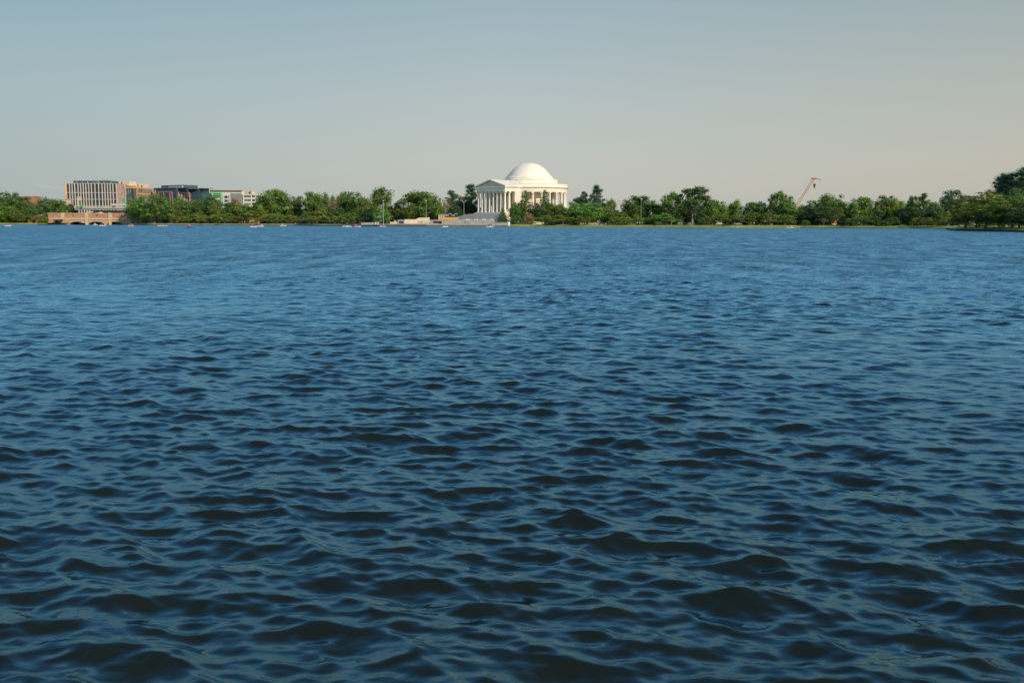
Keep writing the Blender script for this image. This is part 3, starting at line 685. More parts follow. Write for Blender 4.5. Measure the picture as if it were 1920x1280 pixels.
# C: navy block with pink frames
a, f, L, U = facade(288.6, 925, 331, 905)
C_ = thing('apartment_building', 'navy apartment building with pink brick frames right of the orange office', 'building', (a.x, a.y, 0))
zt = zz(310, 352.5, 910); a2, f2, L2, U2 = facade(331, 905, 361, 945)
mb = MB(); mb.prism([f(0, 0, 0), f(L, 0, 0), f2(L2, 0, 0), f(L - 9, 32, 0), f(0, 26, 0)], 0, zt); cwo = mb.build('wall', M['navy'], C_)
mb = MB(); mb.box(U(296), U(336), 4, 20, zt, zz(310, 347, 912), f); mb.build('penthouse', M['navy'], C_)
mb = MB(); mb.box(U(312), U(337), 2.5, 4, zt, zz(320, 348.6, 912), f); mb.build('penthouse_panel', M['greypanel'], C_)
mb = MB(); mb.prism([f(-.4, -.8, 0), f(L + .5, -.8, 0), f2(L2, -.8, 0), f(L - 9, 31, 0), f(0, 25, 0)], zt, zt + .35); mb.build('roof', M['greypanel'], C_)
mb = MB(); zf_ = zz(310, 360.3, 905)
mb.box(U(297), U(323), -.35, 0, zf_, zf_ + .7, f)
for px in (297.2, 307, 318.5, 322.5): mb.box(U(px), U(px) + .9, -.35, 0, 0, zf_, f)
mb.box(0.1, U(293), -.5, 0, 0, zz(290, 356, 925), f)
mb.build('brick_frame', M['pinkframe'], C_)
mb = MB(); mb.box(U2(334), U2(360), -.3, .02, zf_ - .5, zf_ + .4, f2)
for i in range(6): u = U2(334) + i * (U2(360) - U2(334) - .9) / 5; mb.box(u, u + 1.2, -.3, .02, 0, zf_ - .5, f2)
mb.build('brick_frame', M['pinkframe'], C_)
for r_ in range(3):
    for i in range(9):
        px = 299 + i * 2.6
        if abs(px - 307.5) < 1.2 or px > 321: continue
        mb = MB(); z = zf_ - 1.0 - r_ * 3.6; mb.box(U(px), U(px) + .9, -.12, .0, z - 2.4, z, f); mb.build('window', M['glassteal'], cwo)
    for i in range(5):
        mb = MB(); z = zf_ - 1.4 - r_ * 3.6; u = U2(334) + 1.6 + i * (U2(360) - U2(334) - .9) / 5; mb.box(u, u + 2.6, -.1, .01, z - 2.2, z, f2); mb.build('window', M['greypanel'], cwo)
# D: teal glass block with thin flat roof
a, f, L, U = facade(358, 948, 395, 952)
D = thing('office_building', 'teal glass office building with thin overhanging roof beside the navy one', 'building', (a.x, a.y, 0))
zt = zz(378, 353.3, 950)
mb = MB(); mb.box(0, L, 0, 5, 0, zt - 4.2, f); mb.build('glass_wall', M['glassteal'], D)
mb = MB(); mb.box(1, L - 1.5, 1.5, 6, zt - 4.2, zt, f); mb.build('top_storey', M['glassblue'], D)
mb = MB(); mb.box(-4, L + 2.2, -2, 7, zt, zt + .55, f); mb.build('roof', M['greypanel'], D)
mb = MB(); mb.box(U(365), U(369), 6, 12, zt + .5, zt + 1.5, f); mb.box(U(374), U(380), 6, 12, zt + .5, zt + 1.4, f); mb.build('roof_unit', M['greypanel'], D)
mb = MB()
for i in range(10): u = i * L / 9.5; mb.box(u, u + .25, -.18, 0, 0, zt - 4.2, f)
for i in range(4): z = zt - 4.4 - i * 3.8; mb.box(0, L, -.12, 0.01, z - .35, z, f)
mb.box(U(370), U(371.5), -.3, 0, 0, zt - 4.2, f); mb.build('mullion', M['navy'], D)
# E: long pale block
a, f, L, U = facade(394, 955, 491, 965)
E = thing('office_building', 'long pale grey building with bright green frame behind the trees', 'building', (a.x, a.y, 0))
zr = zz(420, 356.6, 955)
mb = MB(); mb.box(0, U(452), 1, 9, 0, zr - .5, f); mb.box(U(452), L, 1, 9, 0, zr - 3.4, f); ewo = mb.build('wall', M['palepanel'], E)
mb = MB(); mb.box(0, U(455), -1, 10, zr - .5, zr, f); mb.build('roof', mat('brown_roof', (.2, .14, .1), .8), E)
mb = MB(); zg = zz(405, 360.2, 955)
mb.box(U(396.5), U(416.5), -.4, 1, zg - 3.0, zg, f); mb.box(U(413.5), U(416.5), -.4, 1, 0, zg - 3.0, f); mb.build('green_frame', M['greenpanel'], E)
mb = MB(); mb.box(U(400), U(414), -.5, -.4, zg - 2.4, zg - 1.3, f); mb.build('dark_strip', mat('dark_green', (.02, .12, .05), .7), E)
mb = MB(); mb.box(U(417), U(431), 0, 1, 0, zr - 4.0, f); mb.build('white_bay', M['white'], E)
for r_ in range(4):
    mb = MB(); z = zr - 5.2 - r_ * 3.6; mb.box(U(420.5), U(426.5), -.1, 0, z - 2.4, z, f); mb.build('window', M['glassblue'], ewo)
    mb = MB(); mb.box(U(427.6), U(429.8), -.1, 0, z - 2.0, z, f); mb.build('window', M['glassgrey'], ewo)
    mb = MB(); mb.box(U(400), U(411.5), .8, .99, z - 2.2, z, f); mb.build('window', M['glassgrey'], ewo)
mb = MB(); zl_ = zz(440, 362, 955)
for i in range(12): u = U(432.5 + i * 1.85); mb.box(u, u + .5, .3, 1, 0, zl_, f)
mb.build('louvre', M['greypanel'], E)
mb = MB(); mb.box(U(432), U(455), .8, .99, 0, zl_, f); mb.build('glass_wall', M['glassblue'], E)
for px in (453.5, 473.5):
    c = f(U(px), 2.5, 0); mb = MB(); mb.lathe([(2.2, zr - 4), (2.2, zr - .8), (2.7, zr - .6), (2.7, zr - .2), (.01, zr)], 16, c[:2]); mb.build('stair_tower', M['cream'], E)
mb = MB(); mb.box(U(457), U(471), 4, 8, zr - 3.4, zr - 1.2, f); mb.box(U(476), U(489), 3, 8, zr - 3.4, zr - 1.9, f); mb.build('penthouse', M['greypanel'], E)
for r_ in range(4):
    for i in range(3):
        mb = MB(); z = zr - 4.6 - r_ * 3.7; u = U((457.5, 472.5, 480)[i]); mb.box(u, u + (6.2, 2.6, 4.5)[i], .86, .99, z - 1.9, z, f); mb.build('window', M['glassgrey'] if i != 1 else M['glassblue'], ewo)
# small far buildings peeping through trees
def small_b(x0, x1, y0, Y, m, label, roof=None):
    a, f, L, U = facade(x0, Y, x1, Y); t = thing('building', label, 'building', (a.x, a.y, 0)); zt = zz((x0 + x1) / 2, y0, Y)
    mb = MB(); mb.box(0, L, 0, 12, 0, zt - .6, f); mb.build('wall', m, t)
    mb = MB(); mb.box(-.3, L + .3, -.3, 12.3, zt - .6, zt, f); mb.build('roof', roof or M['greypanel'], t)
    for i in range(max(2, int(L / 3))):
        mb = MB(); mb.box(.8 + i * 3, 2.2 + i * 3, -.06, 0, zt - 3, zt - 1.5, f); mb.build('window', M['glassblue'], t)
small_b(40, 64, 368, 880, M['roofbrick'], 'low red brick building peeping over the trees at far left', M['roofbrick'])
small_b(110, 122, 373.5, 880, M['cream'], 'small cream building just left of the glass office building')
small_b(541, 556, 379.5, 800, M['cream'], 'small cream house between the trees right of the big round tree')
# tower crane jib at the far left
p = at(122, 353.5, 1000); q = at(68, 347.3, 985)
t = thing('tower_crane', 'thin white tower crane jib reaching left from behind the glass office building', 'crane', (p.x, p.y, 0))
def lattice(mb, a, b, w_, h_, n, r):
    a, b = Vector(a), Vector(b); d = (b - a).normalized(); s = d.cross(Vector((0, 0, 1))).normalized(); u = s.cross(d)
    cs = [s * w_ / 2 - u * h_ / 2, -s * w_ / 2 - u * h_ / 2, -s * w_ / 2 + u * h_ / 2, s * w_ / 2 + u * h_ / 2]
    for c in cs: mb.bar(a + c, b + c * .6, r, n=4)
    for i in range(n):
        t0, t1 = i / n, (i + 1) / n
        for k in range(4):
            c0, c1 = cs[k], cs[(k + 1) % 4]
            mb.bar(a.lerp(b, t0) + c0 * (1 - .4 * t0), a.lerp(b, t1) + c1 * (1 - .4 * t1), r * .6, n=4, cap=False)
mb = MB(); lattice(mb, p, q, 1.2, 1.6, 14, .16); mb.build('jib', M['white'], t)
mb = MB(); lattice(mb, (p.x + 1, p.y, 0), (p.x + 1, p.y, p.z + 1), 1.6, 1.6, 14, .16); mb.build('mast', M['white'], t)
# lattice boom crane, right
p = at(1495.5, 383, 760); q = at(1526, 335, 760)
t = thing('crane', 'orange lattice boom crane rising above the trees on the right', 'crane', (p.x, p.y, GZ))
pb0 = p + (p - q) * .75
mb = MB(); lattice(mb, pb0, q, 1.9, 1.9, 34, .15); mb.build('boom', M['cranepaint'], t)
mb = MB(); mb.hexa([q + Vector(v) for v in ((-1.8, -.7, -.5), (2.0, -.7, -.5), (2.0, .7, -.5), (-1.8, .7, -.5), (-1.4, -.7, .6), (1.6, -.7, .5), (1.6, .7, .5), (-1.4, .7, .6))])
mb.bar(q + Vector((2, 0, 0)), q + Vector((4.4, 0, -.7)), .2); mb.bar(q + Vector((4.4, -.4, -.7)), q + Vector((4.4, .4, -.7)), .45, n=10); mb.build('boom_head', mat('crane_dark', (.22, .13, .08), .6), t)
hb = at(1527, 348, 760); mb = MB(); mb.hexa([hb + Vector(v) for v in ((-.4, -.3, -1.6), (.4, -.3, -1.6), (.4, .3, -1.6), (-.4, .3, -1.6), (-.9, -.4, 1.3), (.9, -.4, 1.3), (.9, .4, 1.3), (-.9, .4, 1.3))]); mb.bar(hb - Vector((0, 0, 1.6)), hb - Vector((0, 0, 2.6)), .18); mb.build('hook_block', M['darkmetal'], t)
mb = MB(); mb.bar(hb + Vector((0, 0, 1.3)), q + Vector((.4, 0, -.5)), .04, n=4)
e = q + Vector((4.4, 0, -.8)); mb.bar(e, Vector((e.x, e.y, GZ + 6)), .04, n=4); mb.bar(e - Vector((2, 0, 0)), Vector((e.x - 2, e.y, GZ + 6)), .03, n=4)
mb.bar(at(1486, 375, 760), q + Vector((-1.2, 0, .6)), .10, n=4); mb.bar(at(1486, 375, 760), at(1479, 392, 760), .10, n=4); mb.build('cable', M['steel'], t)
cb = at(1488, 417, 760); mb = MB(); mb.box(cb.x - 5, cb.x + 5, cb.y - 2, cb.y + 2, GZ + 1.2, GZ + 4.5); mb.build('cab', M['cranepaint'], t)
mb = MB(); mb.box(cb.x - 5.5, cb.x + 5.5, cb.y - 3, cb.y + 3, GZ, GZ + 1.2); mb.build('track', M['darkmetal'], t)

# ------------------------------------------------------------------ trees
def ico(sub=1):
    b = bmesh.new(); bmesh.ops.create_icosphere(b, subdivisions=sub, radius=1.0)
    v = np.array([x.co[:] for x in b.verts]); fs = np.array([[y.index for y in x.verts] for x in b.faces]); b.free(); return v, fs
ICV, ICF = ico(1)
def leafy(name, puffs, per, size, seed, core=0.54, flat=1.0, rag=0.75):
    """puffs: (x,y,z,rx,ry,rz); leaves scattered through each puff's shell plus a small dark-facing core of twigs"""
    g = np.random.default_rng(seed); V = []; Q = []; T = []; n0 = 0
    for (x, y, z, rx, ry, rz) in puffs:
        n = max(8, int(per * 1.9 * (rx * ry + ry * rz + rx * rz) / (3 * 0.0225)))
        d = g.normal(size=(n, 3)); d /= np.linalg.norm(d, axis=1)[:, None]
        rad = np.clip(0.98 + g.normal(size=(n, 1)) * 0.16, 0.5, 1.4)
        c = np.array([x, y, z]) + d * rad * np.array([rx, ry, rz])
        nn = d / np.array([rx, ry, rz]) ; nn /= np.linalg.norm(nn, axis=1)[:, None]
        nn = nn + g.normal(size=(n, 3)) * rag; nn /= np.linalg.norm(nn, axis=1)[:, None]
        tt = np.cross(nn, g.normal(size=(n, 3))); tt /= np.linalg.norm(tt, axis=1)[:, None]; bb = np.cross(nn, tt)
        s = size * .84 * g.uniform(0.55, 1.5, (n, 1)); s2 = s * g.uniform(0.5, 1.0, (n, 1)) * flat
        q = np.stack([c - tt * s, c - bb * s2, c + tt * s, c + bb * s2], 1).reshape(-1, 3)
        V.append(q); Q.append(np.arange(4 * n).reshape(-1, 4) + n0); n0 += 4 * n
        if core > 0:
            jit = 1 + g.normal(size=(len(ICV), 1)) * 0.10
            V.append(np.array([x, y, z]) + ICV * jit * core * np.array([rx, ry, rz])); T.append(ICF + n0); n0 += len(ICV)
    V = np.concatenate(V).astype(np.float32); faces = [tuple(a) for q in Q for a in q.tolist()] + [tuple(a) for q in T for a in q.tolist()]
    me = bpy.data.meshes.new(name); me.from_pydata(V.tolist(), [], faces); me.materials.append(M['leaf']); me.update(); return me

def shell(g, n, c, rad, pr, inner=0.35, flat=1.0, lo=-1.0):
    out_ = []
    for i in range(n):
        for _ in range(30):
            d = np.array([g.gauss(0, 1) for _ in range(3)]); d /= np.linalg.norm(d)
            if d[2] >= lo: break
        k = g.uniform(0.70, 0.95) if g.random() > inner else g.uniform(0.15, 0.65)
        r = g.uniform(*pr); out_.append((c[0] + d[0] * rad[0] * k, c[1] + d[1] * rad[1] * k, c[2] + d[2] * rad[2] * k, r, r, r * flat))
    return out_

def limbs(mb, g, base, top, r, ends, n=7):
    mb.bar(base, top, r, r * .6, n)
    for e in ends: 
        t0 = Vector(base).lerp(Vector(top), g.uniform(.55, 1.0)); e = Vector(e); m_ = t0.lerp(e, .5) + Vector((0, 0, -.02))
        mb.bar(t0, m_, r * .42, r * .3, 5); mb.bar(m_, e, r * .3, r * .12, 5)
def trunk_mesh(puffs, g, h0, r, bark=M['bark'], k=9, lean=.0):
    mb = MB(); top = (lean, 0, h0)
    pk = g.sample(puffs, min(k, len(puffs)))
    mb.bar((0, 0, -.02), (0, 0, .03), r * 1.5, r * 1.05, 8); limbs(mb, g, (0, 0, .03), top, r, [p[:3] for p in pk]); return mb.mesh('trunk', bark)
P = {}
def reg(kind, crown, trunk): P.setdefault(kind, []).append((crown, trunk))
for s in range(7):     # broad round-headed trees
    g = random.Random(100 + s); a = g.uniform(.9, 1.05)
    puffs = shell(g, 60, (0, 0, .54), (.42, .42, .40), (.09, .16), flat=.85)
    # a couple of leading lobes break the outline
    for i in range(5):
        t = g.uniform(0, 6.28); puffs.append((math.cos(t) * g.uniform(.1, .3), math.sin(t) * g.uniform(.1, .3), g.uniform(.84, .93), .10, .10, .07))
    reg('round', leafy('crown', puffs, 88, .019, s), trunk_mesh(puffs, g, .42, .026))
for s in range(2):     # dense maple, leaves down to the bank
    g = random.Random(140 + s); puffs = shell(g, 80, (0, 0, .50), (.42, .42, .44), (.08, .14), inner=.2, flat=.85, lo=-.95)
    reg('maple', leafy('crown', puffs, 150, .011, 20 + s, core=.5, rag=.95), trunk_mesh(puffs, g, .42, .03))
for s in range(3):     # irregular two-storey crowns
    g = random.Random(150 + s)
    puffs = shell(g, 22, (-.12, 0, .45), (.33, .36, .26), (.10, .16), flat=.8) + shell(g, 20, (.14, .05, .68), (.30, .32, .25), (.09, .14), flat=.8) + shell(g, 8, (.3, 0, .4), (.15, .2, .15), (.08, .12))
    reg('uneven', leafy('crown', puffs, 88, .018, 30 + s), trunk_mesh(puffs, g, .4, .024))
for s in range(5):     # cherries: low, spreading, layered
    g = random.Random(200 + s); puffs = []
    for i in range(56):
        t = g.uniform(0, 6.28); k = math.sqrt(g.random()) * .43; z = .84 - .50 * (k / .43) ** 2 * g.uniform(.5, 1.1) - g.uniform(0, .34)
        puffs.append((math.cos(t) * k, math.sin(t) * k, max(.16, z), g.uniform(.09, .15), g.uniform(.09, .15), g.uniform(.05, .09)))
    reg('cherry', leafy('crown', puffs, 75, .017, 60 + s, flat=.8), trunk_mesh(puffs, g, .28, .028, k=12))
for s in range(4):     # white pines: ragged horizontal tiers with gaps
    g = random.Random(300 + s); puffs = []; z = .36; 
    while z < .97:
        rr_ = .42 * (1 - ((z - .3) / .72) ** 2.2) + .07
        for i in range(g.randint(5, 8)):
            t = g.uniform(0, 6.28); k = rr_ * g.uniform(.35, 1.0)
            puffs.append((math.cos(t) * k, math.sin(t) * k, z + g.uniform(-.02, .035), g.uniform(.09, .15), g.uniform(.09, .15), g.uniform(.028, .048)))
        puffs.append((0, 0, z, .08, .08, .04)); z += g.uniform(.05, .075)
    tm = MB(); tm.bar((0, 0, -.02), (0, 0, .93), .022, .006, 7)
    for p_ in puffs: tm.bar((0, 0, p_[2] - .03), p_[:3], .007, .003, 4)
    reg('pine', leafy('crown', puffs, 150, .016, 90 + s, core=.6, flat=.5), tm.mesh('trunk', M['bark']))
for s in range(3):     # spruces / firs
    g = random.Random(400 + s); puffs = []; z = .08
    while z < .97:
        rr_ = .44 * (1 - z) ** .75 + .02; n = max(3, int(11 * rr_ / .4))
        for i in range(n):
            t = 6.28 * i / n + g.uniform(-.3, .3); k = rr_ * g.uniform(.55, .98)
            puffs.append((math.cos(t) * k, math.sin(t) * k, z - .12 * k + g.uniform(-.025, .025), .10 * (rr_ / .4) ** .5 + .02, .10 * (rr_ / .4) ** .5 + .02, .042))
        puffs.append((0, 0, z, rr_ * .6, rr_ * .6, .04)); z += .055
    tm = MB(); tm.bar((0, 0, -.02), (0, 0, .97), .022, .004, 7)
    reg('spruce', leafy('crown', puffs, 95, .014, 120 + s, core=.5, flat=.6, rag=1.0), tm.mesh('trunk', M['bark']))
for s in range(3):     # open elms
    g = random.Random(500 + s); puffs = []
    for i in range(52):
        t = g.uniform(0, 6.28); e = g.uniform(-.15, 1.25); k = g.uniform(.33, .45)
        puffs.append((math.cos(t) * math.cos(e) * k, math.sin(t) * math.cos(e) * k, .52 + math.sin(e) * k * .98, g.uniform(.075, .125), g.uniform(.075, .125), g.uniform(.05, .08)))
    for i in range(26): t = g.uniform(0, 6.28); k = g.uniform(.1, .34); puffs.append((math.cos(t) * k, math.sin(t) * k, g.uniform(.30, .74), .09, .09, .065))
    reg('elm', leafy('crown', puffs, 92, .016, 150 + s, core=.6), trunk_mesh(puffs, g, .45, .026, M['palebark'], k=26))
def twig(mb, g, p, d, L_, r, n, leaves):
    q = p + d * L_; mb.bar(p, q, r, r * .6, 4, cap=False)
    if n == 0: leaves.append((q.x, q.y, q.z, .03, .03, .03)); return
    for i in range(g.choice((2, 3, 3))):
        nd = (d + Vector((g.gauss(0, .42), g.gauss(0, .42), g.gauss(.08, .25)))).normalized(); twig(mb, g, q, nd, L_ * g.uniform(.66, .84), r * .6, n - 1, leaves)
for s in range(3):     # nearly bare brown trees
    g = random.Random(600 + s); mb = MB(); lv = []
    twig(mb, g, Vector((0, 0, 0)), Vector((0, 0, 1)), .26, .02, 5, lv)
    reg('bare', leafy('crown', lv, 90, .012, 180 + s, core=0, rag=1.5), mb.mesh('trunk', M['palebark']))
for s in range(2):     # dense egg-shaped cedar
    g = random.Random(700 + s); puffs = []
    for i in range(70):
        z = g.uniform(.06, .93); rr_ = .42 * math.sin(math.pi * min(1, (z * .80 + .22))) ** .8; t = g.uniform(0, 6.28)
        puffs.append((math.cos(t) * rr_ * .82, math.sin(t) * rr_ * .82, z, .11, .11, .10))
    tm = MB(); tm.bar((0, 0, -.02), (0, 0, .8), .03, .01, 7)
    reg('cedar', leafy('crown', puffs, 60, .017, 210 + s), tm.mesh('trunk', M['bark']))
for s in range(3):     # bushes down to the ground
    g = random.Random(800 + s); puffs = shell(g, 34, (0, 0, .45), (.40, .40, .42), (.12, .18), lo=-.8)
    tm = MB(); tm.bar((0, 0, -.02), (0, 0, .5), .03, .01, 6)
    reg('bush', leafy('crown', puffs, 75, .024, 240 + s), tm.mesh('trunk', M['bark']))
for s in range(3):     # finer leaves for the near point
    g = random.Random(900 + s); puffs = []
    for i in range(150):
        t = g.uniform(0, 6.28); k = math.sqrt(g.random()) * .44; z = .88 - .45 * (k / .44) ** 2 * g.uniform(.5, 1.1) - g.uniform(0, .45)
        puffs.append((math.cos(t) * k, math.sin(t) * k, max(.07, z), g.uniform(.06, .11), g.uniform(.06, .11), g.uniform(.03, .06)))
    reg('near', leafy('crown', puffs, 210, .0095, 270 + s, flat=.8), trunk_mesh(puffs, g, .26, .024, k=20))
for s in range(2):
    g = random.Random(950 + s); puffs = []; z = .25
    while z < .97:
        rr_ = .44 * (1 - ((z - .2) / .82) ** 2.0) + .06
        for i in range(g.randint(11, 15)):
            t = g.uniform(0, 6.28); k = rr_ * g.uniform(.3, 1.0)
            puffs.append((math.cos(t) * k, math.sin(t) * k, z + g.uniform(-.02, .035), g.uniform(.07, .12), g.uniform(.07, .12), g.uniform(.035, .06)))
        z += g.uniform(.04, .055)
    tm = MB(); tm.bar((0, 0, -.02), (0, 0, .93), .022, .006, 7)
    for p_ in puffs: tm.bar((0, 0, p_[2] - .04), p_[:3], .006, .003, 4)
    reg('nearpine', leafy('crown', puffs, 230, .0095, 300 + s, core=.5, flat=.45), tm.mesh('trunk', M['bark']))

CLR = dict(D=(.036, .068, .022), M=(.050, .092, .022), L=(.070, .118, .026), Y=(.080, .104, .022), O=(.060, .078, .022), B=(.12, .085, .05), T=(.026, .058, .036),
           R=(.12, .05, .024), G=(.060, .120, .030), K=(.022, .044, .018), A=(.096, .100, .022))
NAME = dict(maple='maple_tree', round='broadleaf_tree', uneven='broadleaf_tree', cherry='cherry_tree', pine='pine_tree', spruce='spruce_tree', elm='elm_tree', bare='bare_tree', cedar='cedar_tree', bush='bush', near='cherry_tree', nearpine='pine_tree')
GRP = dict(broadleaf_tree='broadleaf trees along the far shore', cherry_tree='cherry trees along the water', pine_tree='pine trees on the far shore', spruce_tree='spruce trees by the memorial')
trng = random.Random(77); used = {}
def tree(kind, px, top, wpx, dY, ck, label, base=None, Yabs=None):
    Y = Yabs or shoreY(px) + dY
    p = at(px, (top + hor(px)) / 2, Y); zb = GZ - .05 if base is None else base
    h = zz(px, top, Y) - zb; wd = wpx * Y / FPX
    k = used.get(kind, 0); used[kind] = k + 1; cr, tk = P[kind][k % len(P[kind])]
    nm = NAME[kind]; rz = trng.uniform(0, 6.28)
    t = thing(nm, label, 'bush' if kind == 'bush' else 'tree', (p.x, p.y, zb), rz, GRP.get(nm))
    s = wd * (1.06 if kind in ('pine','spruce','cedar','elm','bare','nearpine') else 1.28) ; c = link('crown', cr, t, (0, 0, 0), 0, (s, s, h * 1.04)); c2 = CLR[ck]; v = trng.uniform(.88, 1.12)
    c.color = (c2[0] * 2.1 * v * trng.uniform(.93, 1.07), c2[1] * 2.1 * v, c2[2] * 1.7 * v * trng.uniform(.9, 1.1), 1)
    link('trunk', tk, t, (0, 0, 0), 0, (s, s, h))
    return t
